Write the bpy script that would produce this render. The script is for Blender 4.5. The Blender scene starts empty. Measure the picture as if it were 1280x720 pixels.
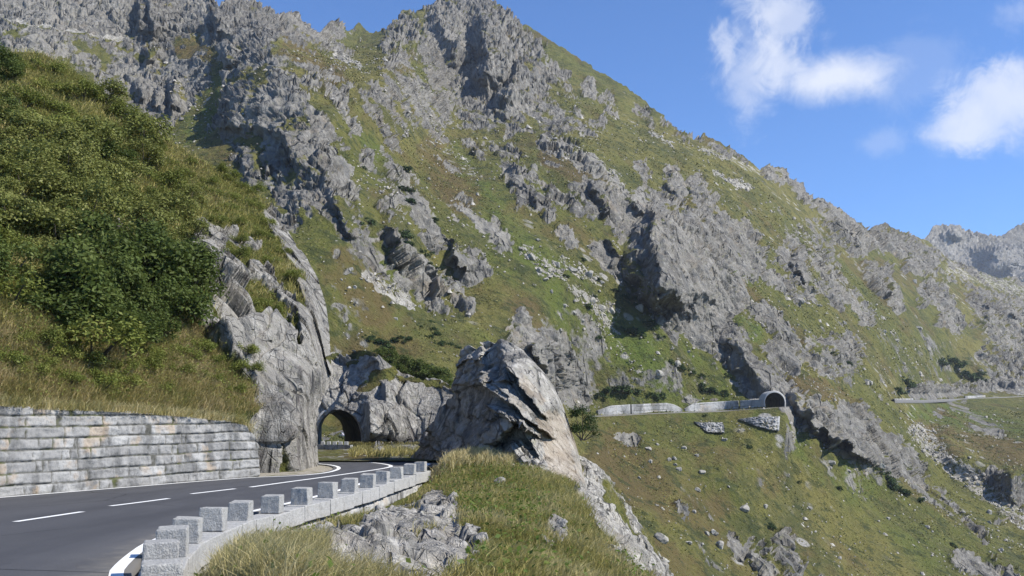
import bpy, bmesh, math, random
import numpy as np
from mathutils import Vector, Matrix
random.seed(7)
RNG = np.random.default_rng(11)
scene = bpy.context.scene
np.seterr(over='ignore')
COL = scene.collection

# ------------------------------------------------------------------ camera geometry
FPX = 1256.0                      # focal length in pixels of the 1280 wide photograph
EYE = np.array([0.0, 0.0, 1.7])
PITCH = math.atan(183.0 / FPX)
CPT, SPT = math.cos(PITCH), math.sin(PITCH)

def ray(px, py):
    px = np.asarray(px, float); py = np.asarray(py, float)
    dx = (px - 640.0); dv = (360.0 - py)
    rx = dx; ry = FPX * CPT - dv * SPT; rz = FPX * SPT + dv * CPT
    return rx / ry, rz / ry

def at(px, py, d):
    """world point seen at a photo position, d metres ahead of the camera"""
    rx, rz = ray(px, py)
    d = np.asarray(d, float)
    return np.stack([rx * d, d + 0 * rx, EYE[2] + rz * d], -1)

def sm(a, b, x):
    t = np.clip((x - a) / (b - a), 0, 1)
    return t * t * (3 - 2 * t)

def zroad(y):
    return 0.35 * sm(24, 46, np.asarray(y, float))

def on_road(px, py):
    """point of the road surface seen at a photo position"""
    rx, rz = ray(px, py)
    d = -1.7 / rz
    for _ in range(30):
        d = 0.5 * d + 0.5 * (zroad(d) - 1.7) / rz
    return np.array([rx * d, d, zroad(d)])

# ------------------------------------------------------------------ noise
def _h(ix, iy, iz, s=0):
    U = np.uint32
    h = (ix.astype(U) * U(73856093)) ^ (iy.astype(U) * U(19349663)) ^ (iz.astype(U) * U(83492791)) ^ U((s * 2654435761) & 0xFFFFFFFF)
    h = (h ^ (h >> U(15))) * U(2246822519)
    h = (h ^ (h >> U(13))) * U(3266489917)
    return h ^ (h >> U(16))

def _r(ix, iy, iz, s=0):
    return _h(ix, iy, iz, s).astype(np.float64) / 4294967295.0

_G = RNG.normal(size=(256, 3)); _G /= np.linalg.norm(_G, axis=1)[:, None]

def perlin(x, y, z=None, s=0):
    x = np.asarray(x, float); y = np.asarray(y, float)
    z = np.zeros_like(x) if z is None else np.asarray(z, float)
    x, y, z = np.broadcast_arrays(x, y, z)
    ix = np.floor(x).astype(np.int32); iy = np.floor(y).astype(np.int32); iz = np.floor(z).astype(np.int32)
    fx = x - ix; fy = y - iy; fz = z - iz
    u = fx ** 3 * (fx * (fx * 6 - 15) + 10); v = fy ** 3 * (fy * (fy * 6 - 15) + 10); w = fz ** 3 * (fz * (fz * 6 - 15) + 10)
    out = 0
    for a in (0, 1):
        for b in (0, 1):
            for c in (0, 1):
                g = _G[_h(ix + a, iy + b, iz + c, s) & 255]
                d = g[..., 0] * (fx - a) + g[..., 1] * (fy - b) + g[..., 2] * (fz - c)
                out = out + d * (u if a else 1 - u) * (v if b else 1 - v) * (w if c else 1 - w)
    return out * 1.6

def fbm(x, y, z=None, o=4, s=0):
    t = 0; a = 1; n = 0; f = 1.0
    for i in range(o):
        t = t + a * perlin(x * f, y * f, None if z is None else z * f, s + i * 17); n += a; a *= .5; f *= 2.03
    return t / n * 1.5

def facets(x, y, z, s=0, jag=.9, tilt=.75):
    """per cell tilted planes: broken rock faces. Returns height about -1..1 and edge distance"""
    ix = np.floor(x).astype(np.int32); iy = np.floor(y).astype(np.int32); iz = np.floor(z).astype(np.int32)
    best = np.full(x.shape, 9.0); sec = np.full(x.shape, 9.0); hh = np.zeros(x.shape)
    for a in (-1, 0, 1):
        for b in (-1, 0, 1):
            for c in (-1, 0, 1):
                jx, jy, jz = ix + a, iy + b, iz + c
                h1 = _h(jx, jy, jz, s)
                r1 = (h1 & 1023) / 1023.; r2 = ((h1 >> 10) & 1023) / 1023.; r3 = ((h1 >> 20) & 1023) / 1023.
                dx = x - jx - r1 * jag; dy = y - jy - r2 * jag; dz = z - jz - r3 * jag
                d = dx * dx + dy * dy + dz * dz
                h2 = _h(jx, jy, jz, s + 5)
                t1 = (h2 & 1023) / 1023. - .5; t2 = ((h2 >> 10) & 1023) / 1023. - .5; o = ((h2 >> 20) & 1023) / 1023. - .5
                hv = o * .9 + dx * (t1 * 1.2 - tilt) + dy * t2 * .8
                m = d < best
                sec = np.where(m, best, np.minimum(sec, d))
                hh = np.where(m, hv, hh); best = np.where(m, d, best)
    return hh, np.sqrt(sec) - np.sqrt(best)

# ------------------------------------------------------------------ mesh helpers
def mesh_np(name, V, F, mat=None, smooth=True, attrs=None, parent=None, mats=None, mat_idx=None):
    V = np.ascontiguousarray(V, np.float32).reshape(-1, 3); F = np.ascontiguousarray(F, np.int32)
    k = F.shape[1]
    me = bpy.data.meshes.new(name)
    me.vertices.add(len(V)); me.vertices.foreach_set('co', V.ravel())
    me.loops.add(F.size); me.loops.foreach_set('vertex_index', F.ravel())
    me.polygons.add(len(F)); me.polygons.foreach_set('loop_start', np.arange(0, F.size, k, dtype=np.int32))
    me.polygons.foreach_set('loop_total', np.full(len(F), k, np.int32))
    if smooth: me.polygons.foreach_set('use_smooth', np.ones(len(F), bool))
    for m in (mats or ([mat] if mat else [])): me.materials.append(m)
    if mat_idx is not None: me.polygons.foreach_set('material_index', np.asarray(mat_idx, np.int32))
    me.update(calc_edges=True)
    for n, v in (attrs or {}).items():
        v = np.asarray(v, np.float32)
        if v.ndim == 2:
            a = me.attributes.new(n, 'FLOAT_COLOR', 'POINT')
            a.data.foreach_set('color', np.concatenate([v, np.ones((len(v), 1), np.float32)], 1).ravel())
        else:
            a = me.attributes.new(n, 'FLOAT', 'POINT'); a.data.foreach_set('value', v.ravel())
    me.validate()
    o = bpy.data.objects.new(name, me); COL.objects.link(o)
    if parent: o.parent = parent
    return o

def obj_bm(name, bm, mat, parent=None, smooth=False):
    me = bpy.data.meshes.new(name); bm.normal_update(); bm.to_mesh(me); bm.free()
    if mat: me.materials.append(mat)
    if smooth:
        for p in me.polygons: p.use_smooth = True
    o = bpy.data.objects.new(name, me); COL.objects.link(o)
    if parent: o.parent = parent
    return o

def tag(o, label=None, cat=None, group=None, kind=None):
    if label: o['label'] = label
    if cat: o['category'] = cat
    if group: o['group'] = group
    if kind: o['kind'] = kind
    return o

def empty(name, loc=(0, 0, 0), rz=0):
    o = bpy.data.objects.new(name, None); COL.objects.link(o)
    o.location = loc; o.rotation_euler = (0, 0, rz); o.empty_display_size = .2
    return o

def copy_tree(root, loc, rot, scl, label=None, group=None):
    r = root.copy(); COL.objects.link(r); r.location = loc; r.rotation_euler = rot
    r.scale = scl if hasattr(scl, '__len__') else (scl, scl, scl)
    if label: r['label'] = label
    if group: r['group'] = group
    for ch in list(root.children):
        c = ch.copy(); COL.objects.link(c); c.parent = r
        for g in list(ch.children):
            d = g.copy(); COL.objects.link(d); d.parent = c
    return r

def grid_faces(R, C, off=0):
    i = np.arange(R * C).reshape(R, C) + off
    return np.stack([i[:-1, :-1].ravel(), i[:-1, 1:].ravel(), i[1:, 1:].ravel(), i[1:, :-1].ravel()], 1)

def rbf(ctrl, logd=True, sc=(1280., 1280.)):
    c = np.asarray(ctrl, float); xy = c[:, :2] / np.array(sc); v = np.log(c[:, 2]) if logd else c[:, 2]
    def k(r2): return np.where(r2 > 0, .5 * r2 * np.log(np.maximum(r2, 1e-12)), 0)
    n = len(c)
    r2 = ((xy[:, None] - xy[None]) ** 2).sum(-1)
    A = np.zeros((n + 3, n + 3)); A[:n, :n] = k(r2) + np.eye(n) * 1e-4
    P = np.concatenate([np.ones((n, 1)), xy], 1); A[:n, n:] = P; A[n:, :n] = P.T
    w = np.linalg.solve(A, np.concatenate([v, np.zeros(3)]))
    def f(X, Y):
        X = np.asarray(X, float) / sc[0]; Y = np.asarray(Y, float) / sc[1]
        out = w[n] + w[n + 1] * X + w[n + 2] * Y
        for i in range(n): out = out + w[i] * k((X - xy[i, 0]) ** 2 + (Y - xy[i, 1]) ** 2)
        return np.exp(out) if logd else out
    return f

def strokes(X, Y, S):
    """largest of soft capsules (x0,y0,x1,y1,radius,weight)"""
    out = np.zeros(np.shape(X))
    for x0, y0, x1, y1, r, w in S:
        dx, dy = x1 - x0, y1 - y0; L = dx * dx + dy * dy + 1e-9
        t = np.clip(((X - x0) * dx + (Y - y0) * dy) / L, 0, 1)
        d = np.hypot(X - x0 - t * dx, Y - y0 - t * dy)
        out = np.maximum(out, w * (1 - sm(r * .55, r * 1.25, d)))
    return out

def prows(X, Y, P):
    """cliff faces that stand out of a slope: rows of (y, x where the hidden side starts, x of the edge), depth share, width to the right"""
    out = np.zeros(np.shape(X))
    for rows, amt, wr in P:
        r = np.array(rows, float)
        xl = np.interp(Y, r[:, 0], r[:, 1]); xe = np.interp(Y, r[:, 0], r[:, 2])
        up = np.clip((X - xl) / np.maximum(xe - xl, 1), 0, 1)
        dn = 1 - sm(0, 1, (X - xe) / wr)
        y0, y1 = r[0, 0], r[-1, 0]; e = max(5, (y1 - y0) * .12)
        ends = sm(y0 - e, y0 + e, Y) * (1 - sm(y1 - (y1 - y0) * .30, y1 + 6, Y))
        out = np.maximum(out, amt * up * np.where(X > xe, dn, 1) * ends)
    return out

def normals_of(P):
    du = np.gradient(P, axis=1); dv = np.gradient(P, axis=0)
    n = np.cross(du, dv); n /= np.linalg.norm(n, axis=-1)[..., None] + 1e-12
    f = (n * (EYE - P)).sum(-1) < 0
    n[f] *= -1
    return n
# ------------------------------------------------------------------ materials
class NT:
    def __init__(self, name):
        self.m = bpy.data.materials.new(name); self.m.use_nodes = True
        self.t = self.m.node_tree; self.t.nodes.clear()
        self.out = self.t.nodes.new('ShaderNodeOutputMaterial')
    def n(self, typ, inp=None, **kw):
        nd = self.t.nodes.new(typ)
        for k, v in kw.items(): setattr(nd, k, v)
        for k, v in (inp or {}).items(): self.put(nd.inputs[k], v)
        return nd
    def put(self, sock, v):
        if isinstance(v, bpy.types.NodeSocket): self.t.links.new(v, sock)
        elif isinstance(v, (tuple, list)) and len(v) == 3 and sock.type == 'RGBA': sock.default_value = (*v, 1)
        else: sock.default_value = v
    def math(self, op, a, b=0.0, clamp=False):
        nd = self.n('ShaderNodeMath', {0: a, 1: b}, operation=op); nd.use_clamp = clamp; return nd.outputs[0]
    def mix(self, f, a, b, bt='MIX'):
        nd = self.n('ShaderNodeMix', data_type='RGBA', blend_type=bt); nd.clamp_factor = True
        self.put(nd.inputs[0], f); self.put(nd.inputs[6], a); self.put(nd.inputs[7], b); return nd.outputs[2]
    def ramp(self, x, a, b):
        nd = self.n('ShaderNodeMapRange', {0: x, 1: a, 2: b, 3: 0., 4: 1.}); nd.clamp = True
        nd.interpolation_type = 'SMOOTHSTEP'; return nd.outputs[0]
    def noise(self, vec, scale, detail=4, rough=.55, dist=0., out=0):
        return self.n('ShaderNodeTexNoise', {'Vector': vec, 'Scale': scale, 'Detail': detail, 'Roughness': rough, 'Distortion': dist}).outputs[out]
    def attr(self, name, col=False):
        nd = self.n('ShaderNodeAttribute', attribute_name=name); return nd.outputs['Color' if col else 'Fac']
    def pos(self, scale=(1, 1, 1), rot=(0, 0, 0)):
        tc = self.n('ShaderNodeTexCoord').outputs['Object']
        return self.n('ShaderNodeMapping', {'Vector': tc, 'Scale': scale, 'Rotation': rot}).outputs[0]
    def bump(self, h, dist, strength=1., normal=None):
        nd = self.n('ShaderNodeBump', {'Height': h, 'Distance': dist, 'Strength': strength})
        if normal is not None: self.put(nd.inputs['Normal'], normal)
        return nd.outputs[0]
    def pbr(self, col, rough=.9, normal=None, spec=.3, extra=None):
        nd = self.n('ShaderNodeBsdfPrincipled', {'Base Color': col, 'Roughness': rough, 'Specular IOR Level': spec})
        if normal is not None: self.put(nd.inputs['Normal'], normal)
        for k, v in (extra or {}).items(): self.put(nd.inputs[k], v)
        self.t.links.new(nd.outputs[0], self.out.inputs[0]); return nd

def rock_colour(t, u, warm=0., light=1., crk=.7, near=0.):
    """u: size unit in metres. granite: grey, streaked, black lichen, ochre seams, dark joints"""
    p = t.pos()
    ps = t.pos(scale=(1, .7, .30), rot=(0, math.radians(-26), 0))
    big = t.noise(ps, .10 / u, 6, .62)
    fine = t.noise(p, 1.3 / u, 5, .62)
    str_ = t.noise(ps, .8 / u, 6, .62, .6)
    c = t.mix(t.ramp(big, .34, .64), (.170 * light, .160 * light, .143 * light), (.31 * light, .293 * light, .258 * light))
    c = t.mix(t.math('MULTIPLY', t.ramp(fine, .45, .70), .8), c, (.43 * light, .41 * light, .37 * light))
    c = t.mix(t.math('MULTIPLY', t.ramp(str_, .50, .66), .85), c, (.085, .085, .083))
    och = t.noise(p, .30 / u, 5, .6)
    c = t.mix(t.math('MULTIPLY', t.ramp(och, .56, .74), .30 + warm), c, (.27, .20, .12))
    lich = t.noise(p, 2.3 / u, 4, .6)
    c = t.mix(t.math('MULTIPLY', t.ramp(lich, .58, .70), .40), c, (.22, .225, .12))
    wob = t.n('ShaderNodeMix', {0: .25, 4: ps, 5: t.noise(p, .5 / u, 3, .6, 0., 'Color')}, data_type='VECTOR').outputs[1]
    cr = t.n('ShaderNodeTexVoronoi', {'Vector': wob, 'Scale': .62 / u, 'Randomness': 1.}, feature='DISTANCE_TO_EDGE').outputs[0]
    crm = t.math('MULTIPLY', t.ramp(cr, .045, .006), t.ramp(t.noise(p, .22 / u, 3, .6), .46, .60))
    c = t.mix(t.math('MULTIPLY', crm, crk), c, (.04, .04, .038))
    h = t.math('ADD', t.math('MULTIPLY', str_, .9), t.math('MULTIPLY', fine, .45))
    if near:
        # close by: a second, finer set of joints and dark water streaks
        wob2 = t.n('ShaderNodeMix', {0: .05, 4: ps, 5: t.noise(p, 1.2 / u, 4, .6, 0., 'Color')}, data_type='VECTOR').outputs[1]
        c2 = t.n('ShaderNodeTexVoronoi', {'Vector': wob2, 'Scale': 2.3 / u, 'Randomness': 1.}, feature='DISTANCE_TO_EDGE').outputs[0]
        m2 = t.math('MULTIPLY', t.ramp(c2, .035, .004), t.ramp(t.noise(p, .9 / u, 3, .6), .44, .58))
        c = t.mix(t.math('MULTIPLY', m2, .42 * near), c, (.045, .043, .04))
        w2 = t.noise(t.pos(scale=(1, 1, .12), rot=(0, math.radians(-14), 0)), 1.5 / u, 6, .66)
        c = t.mix(t.math('MULTIPLY', t.ramp(w2, .52, .64), .42 * near), c, (.09, .073, .07))
        grit = t.noise(p, 9. / u, 4, .7)
        c = t.mix(t.math('MULTIPLY', t.ramp(grit, .55, .68), .32 * near), c, (.13, .128, .112))
        h = t.math('SUBTRACT', t.math('ADD', h, t.math('MULTIPLY', grit, .22)), t.math('MULTIPLY', m2, .45))
    h = t.math('SUBTRACT', h, t.math('MULTIPLY', crm, .5))
    return c, h

def terrain_mat(name, u, gu, warm=0., light=1., gb=.35, sharp=.12, ledge=.0, lz=.70, near=0.):
    t = NT(name)
    rc, rh = rock_colour(t, u, warm, light, .7, near)
    p = t.pos()
    pf = t.pos(scale=(1, .6, .40), rot=(0, math.radians(-38), 0))
    g1 = t.noise(pf, .05 / gu, 5, .6); g2 = t.noise(pf, .30 / gu, 6, .68); g3 = t.noise(p, 2.2 / gu, 6, .7)
    lush = t.attr('lush'); tint = t.attr('tint'); pale = t.attr('pale'); rk = t.attr('rock')
    g = t.mix(t.ramp(g1, .38, .62), (.092, .098, .020), (.150, .134, .037))
    g = t.mix(t.math('MULTIPLY', t.ramp(g2, .46, .62), .85), g, (.062, .068, .019))
    g = t.mix(t.math('MULTIPLY', t.ramp(g3, .48, .70), .6), g, (.18, .158, .066))
    rust = t.ramp(t.math('ADD', t.math('MULTIPLY', t.noise(pf, .13 / gu, 7, .66), 1.0), t.math('MULTIPLY', tint, .20)), .50, .70)
    g = t.mix(t.math('MULTIPLY', rust, .72), g, (.112, .076, .032))
    g = t.mix(t.math('MULTIPLY', lush, t.ramp(g2, .62, .42)), g, (.078, .108, .018))
    clump = t.noise(p, .9 / gu, 4, .65)
    g = t.mix(t.math('MULTIPLY', t.ramp(clump, .52, .62), .7), g, (.034, .046, .014))
    # loose pale stones lying in the turf
    vo = t.n('ShaderNodeTexVoronoi', {'Vector': p, 'Scale': .55 / gu, 'Randomness': 1.}).outputs
    stone = t.math('MULTIPLY', t.ramp(vo[0], .30, .20), t.ramp(t.math('ADD', t.noise(pf, .10 / gu, 4, .6), t.math('MULTIPLY', pale, .45)), .54, .66))
    g = t.mix(stone, g, (.33, .315, .285))
    sc = t.math('ADD', t.math('ADD', t.math('MULTIPLY', pale, .85), t.math('MULTIPLY', t.math('SUBTRACT', g3, .5), 1.6)), t.math('MULTIPLY', t.math('SUBTRACT', clump, .5), 1.6))
    g = t.mix(t.ramp(sc, .45, .65), g, t.mix(fineof(t, p, gu), (.22, .205, .175), (.42, .40, .355)))
    nz = t.n('ShaderNodeSeparateXYZ', {0: t.n('ShaderNodeNewGeometry').outputs['Normal']}).outputs[2]
    rk = t.math('ADD', rk, t.math('MULTIPLY', t.math('SUBTRACT', lz, nz), ledge))
    m = t.math('ADD', rk, t.math('MULTIPLY', t.math('SUBTRACT', t.noise(pf, .45 / u, 8, .70), .5), 1.5))
    m = t.ramp(m, .5 - sharp, .5 + sharp)
    col = t.mix(m, g, rc)
    hh = t.n('ShaderNodeMix', {0: m, 2: t.math('MULTIPLY', t.math('ADD', g3, clump), gb), 3: rh}, data_type='FLOAT').outputs[0]
    nb = t.bump(hh, .9 * u, 1.0)
    t.pbr(col, .92, nb, .2)
    return t.m

def fineof(t, p, gu):
    return t.ramp(t.noise(p, 1.3 / gu, 6, .7), .35, .65)

def rock_mat(name, u, warm=0., light=1., bd=1., near=0.):
    t = NT(name); c, h = rock_colour(t, u, warm, light, .7, near)
    t.pbr(c, .9, t.bump(h, .5 * u * bd), .25); return t.m

def granite_mat(name, base=(.36, .36, .365), speck=60.):
    t = NT(name); p = t.pos()
    a = t.noise(p, speck, 3, .7); b = t.noise(p, 5., 6, .65); c = t.noise(p, 22., 4, .6)
    oi = t.n('ShaderNodeObjectInfo').outputs['Random']
    col = t.mix(t.ramp(a, .38, .62), tuple(x * .74 for x in base), tuple(x * 1.12 for x in base))
    col = t.mix(t.math('MULTIPLY', t.ramp(b, .5, .68), .6), col, (.20, .195, .18))
    col = t.mix(t.math('MULTIPLY', t.ramp(c, .62, .72), .5), col, (.30, .27, .15))
    col = t.mix(t.math('MULTIPLY', oi, .25), col, (.25, .245, .24))
    t.pbr(col, .85, t.bump(t.math('ADD', a, t.math('MULTIPLY', b, 2.)), .02), .3); return t.m

def plain(name, col, rough=.8, spec=.3, metal=0.):
    t = NT(name); t.pbr(col, rough, None, spec, {'Metallic': metal}); return t.m

def leaf_mat(name, c0, c1, c2, tr=.35, rough=.5):
    """leaves and blades: vertex value 'v' picks between three tones; some light passes through"""
    t = NT(name); v = t.attr('v'); oi = t.n('ShaderNodeObjectInfo').outputs['Random']
    col = t.mix(t.ramp(v, 0., .5), c0, c1); col = t.mix(t.ramp(v, .5, 1.), col, c2)
    col = t.mix(t.math('MULTIPLY', oi, .45), col, tuple(x * .55 for x in c1))
    d = t.n('ShaderNodeBsdfPrincipled', {'Base Color': col, 'Roughness': rough, 'Specular IOR Level': .12})
    tr_ = t.n('ShaderNodeBsdfTranslucent', {'Color': col})
    mx = t.n('ShaderNodeMixShader', {0: tr, 1: d.outputs[0], 2: tr_.outputs[0]})
    t.t.links.new(mx.outputs[0], t.out.inputs[0]); return t.m
# ------------------------------------------------------------------ the mountain
M_TOP = [(-200, -45), (0, -30), (262, -8), (269, 4), (276, 7), (285, -3), (300, -6), (320, 1), (330, 11), (338, 13), (345, 21), (355, 16), (372, 19), (385, 36), (398, 42), (404, 36), (412, 28), (420, 27), (428, 34), (433, 40), (441, 37), (448, 28), (455, 36), (462, 41), (478, 39), (490, 30), (497, 22), (505, 13), (520, 12), (540, 8), (555, -3), (575, -10), (592, -13), (610, -3), (622, 7), (640, 17), (655, 29), (690, 52), (740, 85), (800, 124), (850, 160), (872, 173), (880, 170), (890, 175), (900, 179), (930, 196), (950, 211), (958, 208), (975, 212), (985, 226), (1000, 231), (1006, 243), (1040, 262), (1070, 279), (1085, 288), (1095, 282), (1106, 279), (1120, 287), (1140, 296), (1160, 302), (1180, 319), (1200, 331), (1240, 345), (1280, 352), (1440, 395)]
M_CTRL = [(-200, 0, 520), (0, 0, 480), (150, 0, 500), (270, 0, 520), (390, 35, 560), (445, 50, 700), (0, 60, 410), (0, 160, 300), (0, 400, 150), (150, 60, 455), (220, 100, 420), (250, 160, 345), (230, 180, 320), (200, 400, 150),
  (300, 60, 425), (345, 60, 400), (300, 150, 245), (350, 150, 228), (350, 220, 200), (400, 230, 190), (400, 100, 352), (450, 200, 222), (420, 300, 172), (430, 400, 156), (430, 470, 150), (415, 552, 122), (415, 530, 145), (430, 505, 150), (500, 250, 208), (560, 350, 200), (500, 420, 162), (520, 480, 150),
  (480, 90, 440), (560, 170, 480), (500, 20, 800), (560, 0, 860), (600, 0, 860), (560, 100, 620), (600, 130, 560), (650, 100, 640), (640, 200, 440), (600, 250, 340),
  (700, 60, 760), (740, 200, 450), (700, 300, 330), (680, 420, 262), (700, 500, 268), (748, 517, 288), (853, 514, 306), (620, 450, 222), (800, 130, 690), (800, 250, 430), (820, 320, 370), (780, 400, 322), (800, 460, 302), (760, 516, 290),
  (900, 180, 660), (900, 300, 430), (900, 420, 345), (900, 505, 317), (990, 500, 315), (1000, 240, 720), (1000, 350, 480), (1000, 430, 385), (1100, 285, 880), (1100, 400, 560), (1080, 470, 430), (1080, 560, 330),
  (1180, 320, 980), (1200, 420, 730), (1200, 495, 640), (1280, 355, 1050), (1280, 495, 660), (1440, 400, 1100), (1440, 495, 700), (760, 560, 260), (760, 620, 215), (800, 720, 180), (900, 600, 262), (900, 720, 215), (1000, 600, 285), (1000, 720, 235),
  (1080, 640, 300), (1100, 720, 260), (1180, 600, 400), (1200, 560, 450), (1280, 560, 470), (1280, 640, 380), (1280, 720, 300), (1440, 720, 340), (1160, 640, 330), (640, 560, 172), (640, 720, 130), (500, 560, 137), (0, 720, 120), (640, 820, 110), (1000, 820, 190), (1440, 820, 280)]
# rock showing through the turf
M_ROCK = [(-150, 0, 400, 8, 48, 1.1), (0, 60, 250, 70, 40, .72), (0, 120, 120, 120, 60, .7), (175, 70, 200, 140, 38, .95), (230, 70, 245, 140, 32, .85),
  (285, 40, 300, 130, 28, .95), (330, 70, 370, 90, 40, .8), (370, 60, 390, 90, 20, .9), (300, 130, 360, 260, 42, .9), (340, 120, 420, 230, 30, .95), (420, 100, 450, 150, 20, .9), (380, 160, 450, 320, 34, .95),
  (420, 240, 465, 330, 26, .98), (455, 110, 490, 160, 18, .85), (400, 45, 425, 60, 22, .9), (440, 45, 450, 60, 10, .7), (480, 150, 500, 180, 16, .8), (470, 190, 480, 250, 20, .72), (500, 220, 545, 290, 20, .75), (480, 290, 520, 340, 24, .85), (505, 330, 560, 375, 18, .8), (560, 290, 590, 340, 20, .95), (545, 330, 580, 385, 12, .85), (560, 200, 585, 240, 13, .75), (580, 250, 630, 310, 13, .75), (540, 150, 555, 200, 12, .7),
  (500, 30, 540, 140, 26, .8), (485, 70, 500, 110, 20, .75), (550, 10, 560, 120, 24, .95), (590, 0, 600, 140, 34, 1.0), (630, 30, 640, 140, 26, .9), (650, 60, 670, 110, 26, .8), (620, 130, 690, 140, 22, .85), (690, 100, 712, 150, 20, .72), (735, 105, 740, 115, 9, .95), (757, 120, 765, 140, 10, .8), (690, 85, 705, 95, 10, .8), (750, 150, 752, 154, 7, .9), (690, 155, 740, 160, 12, .75), (800, 140, 812, 155, 9, .7), (830, 150, 870, 170, 8, .7),
  (635, 195, 655, 245, 16, .95), (650, 230, 685, 265, 14, .9), (670, 215, 720, 270, 10, .72), (610, 180, 625, 190, 8, .8), (583, 178, 600, 195, 8, .85), (680, 180, 690, 195, 14, .75), (700, 180, 712, 182, 8, .8), (725, 200, 745, 215, 14, .85), (640, 165, 660, 160, 10, .7),
  (740, 235, 770, 250, 18, 1.0), (770, 230, 775, 265, 10, .95), (760, 270, 790, 285, 10, .8), (720, 240, 740, 270, 8, .7), (800, 205, 806, 225, 8, .85), (840, 215, 845, 250, 13, .95), (870, 230, 885, 270, 15, .9), (775, 290, 800, 250, 18, .9), (830, 250, 850, 270, 20, .9),
  (810, 280, 870, 390, 44, 1.15), (860, 290, 915, 330, 34, 1.1), (900, 350, 900, 395, 36, 1.1), (880, 270, 905, 280, 14, .9), (750, 310, 765, 335, 13, .9), (700, 290, 715, 305, 8, .8),
  (900, 420, 950, 480, 20, 1.05), (950, 400, 985, 440, 24, 1.0), (975, 440, 985, 495, 22, 1.05), (1015, 440, 1055, 440, 22, 1.05), (1030, 465, 1060, 462, 8, 1.0), (930, 305, 945, 340, 10, .8), (925, 285, 950, 320, 13, .95), (990, 320, 1010, 360, 22, .98), (1030, 330, 1050, 370, 16, .98), (965, 345, 985, 360, 12, .9), (1005, 290, 1030, 300, 20, .6), (1062, 365, 1085, 400, 10, .9), (1080, 335, 1095, 350, 12, .9), (1105, 345, 1120, 380, 12, .95), (1040, 270, 1080, 300, 18, .85), (1060, 285, 1070, 310, 14, .95), (1000, 235, 1030, 260, 12, .8), (955, 212, 985, 225, 8, .85), (890, 182, 930, 200, 6, .7), (1095, 285, 1130, 310, 14, .95), (1130, 305, 1160, 320, 14, .9), (1140, 330, 1160, 335, 12, .95), (1160, 360, 1180, 380, 13, .9), (1150, 365, 1155, 378, 8, .9), (1180, 395, 1200, 410, 12, .8), (1225, 375, 1275, 390, 18, .95), (1240, 400, 1280, 440, 26, .9), (1170, 320, 1280, 355, 10, .7), (1180, 345, 1280, 375, 10, .55), (1250, 455, 1280, 470, 18, .8), (1145, 490, 1190, 490, 10, 1.0), (1200, 487, 1290, 482, 9, 1.0), (1225, 445, 1240, 470, 10, .7), (1085, 305, 1130, 315, 8, .6),
  (650, 400, 665, 440, 14, .62), (665, 430, 690, 500, 20, .66), (690, 430, 720, 500, 22, .72), (640, 420, 640, 425, 6, .7),
  (997, 492, 1006, 520, 11, 1.1), (1010, 515, 1060, 550, 22, 1.1), (1060, 520, 1100, 560, 22, 1.0), (1080, 555, 1120, 590, 15, 1.05), (1110, 550, 1150, 590, 14, .9), (1130, 590, 1190, 640, 9, .85), (1170, 615, 1230, 672, 8, .85), (920, 675, 930, 700, 10, .95), (950, 680, 965, 720, 14, .95), (975, 675, 990, 710, 14, .85), (1200, 700, 1260, 722, 14, .85), (1218, 525, 1250, 545, 13, .8), (1195, 505, 1205, 515, 9, .9), (1172, 515, 1178, 520, 5, .9), (1245, 600, 1270, 620, 16, 1.0), (1250, 650, 1280, 640, 10, .6),
  (775, 545, 790, 552, 9, 1.0), (850, 630, 853, 640, 8, .6), (755, 560, 765, 562, 8, .7), (480, 355, 482, 357, 3, .8)]
M_TURF = [(220, 56, 262, 68, 13, .75), (350, 58, 410, 74, 13, .7), (410, 76, 452, 100, 10, .75), (440, 120, 476, 204, 9, .8), (273, 80, 268, 118, 6, 1.), (266, 120, 246, 150, 13, 1.), (246, 150, 222, 174, 18, 1.), (300, 172, 335, 184, 9, .6), (440, 52, 470, 72, 12, .8), (480, 140, 524, 204, 8, .8), (500, 262, 534, 274, 14, .6), (60, 108, 112, 100, 8, .6), (120, 62, 190, 72, 7, .6), (513, 60, 530, 104, 8, .8), (560, 190, 610, 260, 12, .8), (545, 270, 580, 300, 8, .6), (925, 402, 952, 420, 11, .8), (1008, 480, 1062, 497, 10, .9), (690, 110, 720, 140, 8, .5), (380, 210, 420, 225, 7, .5), (440, 225, 452, 240, 7, .6), (330, 240, 352, 262, 8, .7), (1010, 330, 1024, 372, 6, .8), (1070, 330, 1078, 372, 7, .8), (0, 24, 150, 50, 4, .6)]
M_PALE = [(460, 345, 515, 378, 9, .9), (655, 315, 690, 345, 9, .55), (690, 340, 770, 420, 8, .55), (740, 400, 800, 460, 6, .5), (735, 380, 765, 392, 10, .6), (700, 330, 740, 350, 12, .5), (920, 475, 945, 500, 6, .8), (1085, 300, 1130, 313, 7, .95), (895, 215, 935, 237, 4, .9), (815, 165, 840, 185, 3, .8), (880, 185, 1000, 235, 5, .55), (0, 20, 150, 48, 6, .95), (690, 178, 770, 222, 12, .5), (1145, 540, 1200, 590, 12, .7), (1190, 580, 1280, 650, 14, .65), (940, 400, 1000, 440, 5, .5), (1190, 335, 1280, 365, 10, .6), (420, 68, 450, 84, 5, .9), (560, 185, 600, 220, 5, .4), (1235, 480, 1280, 490, 4, .8)]
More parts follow.
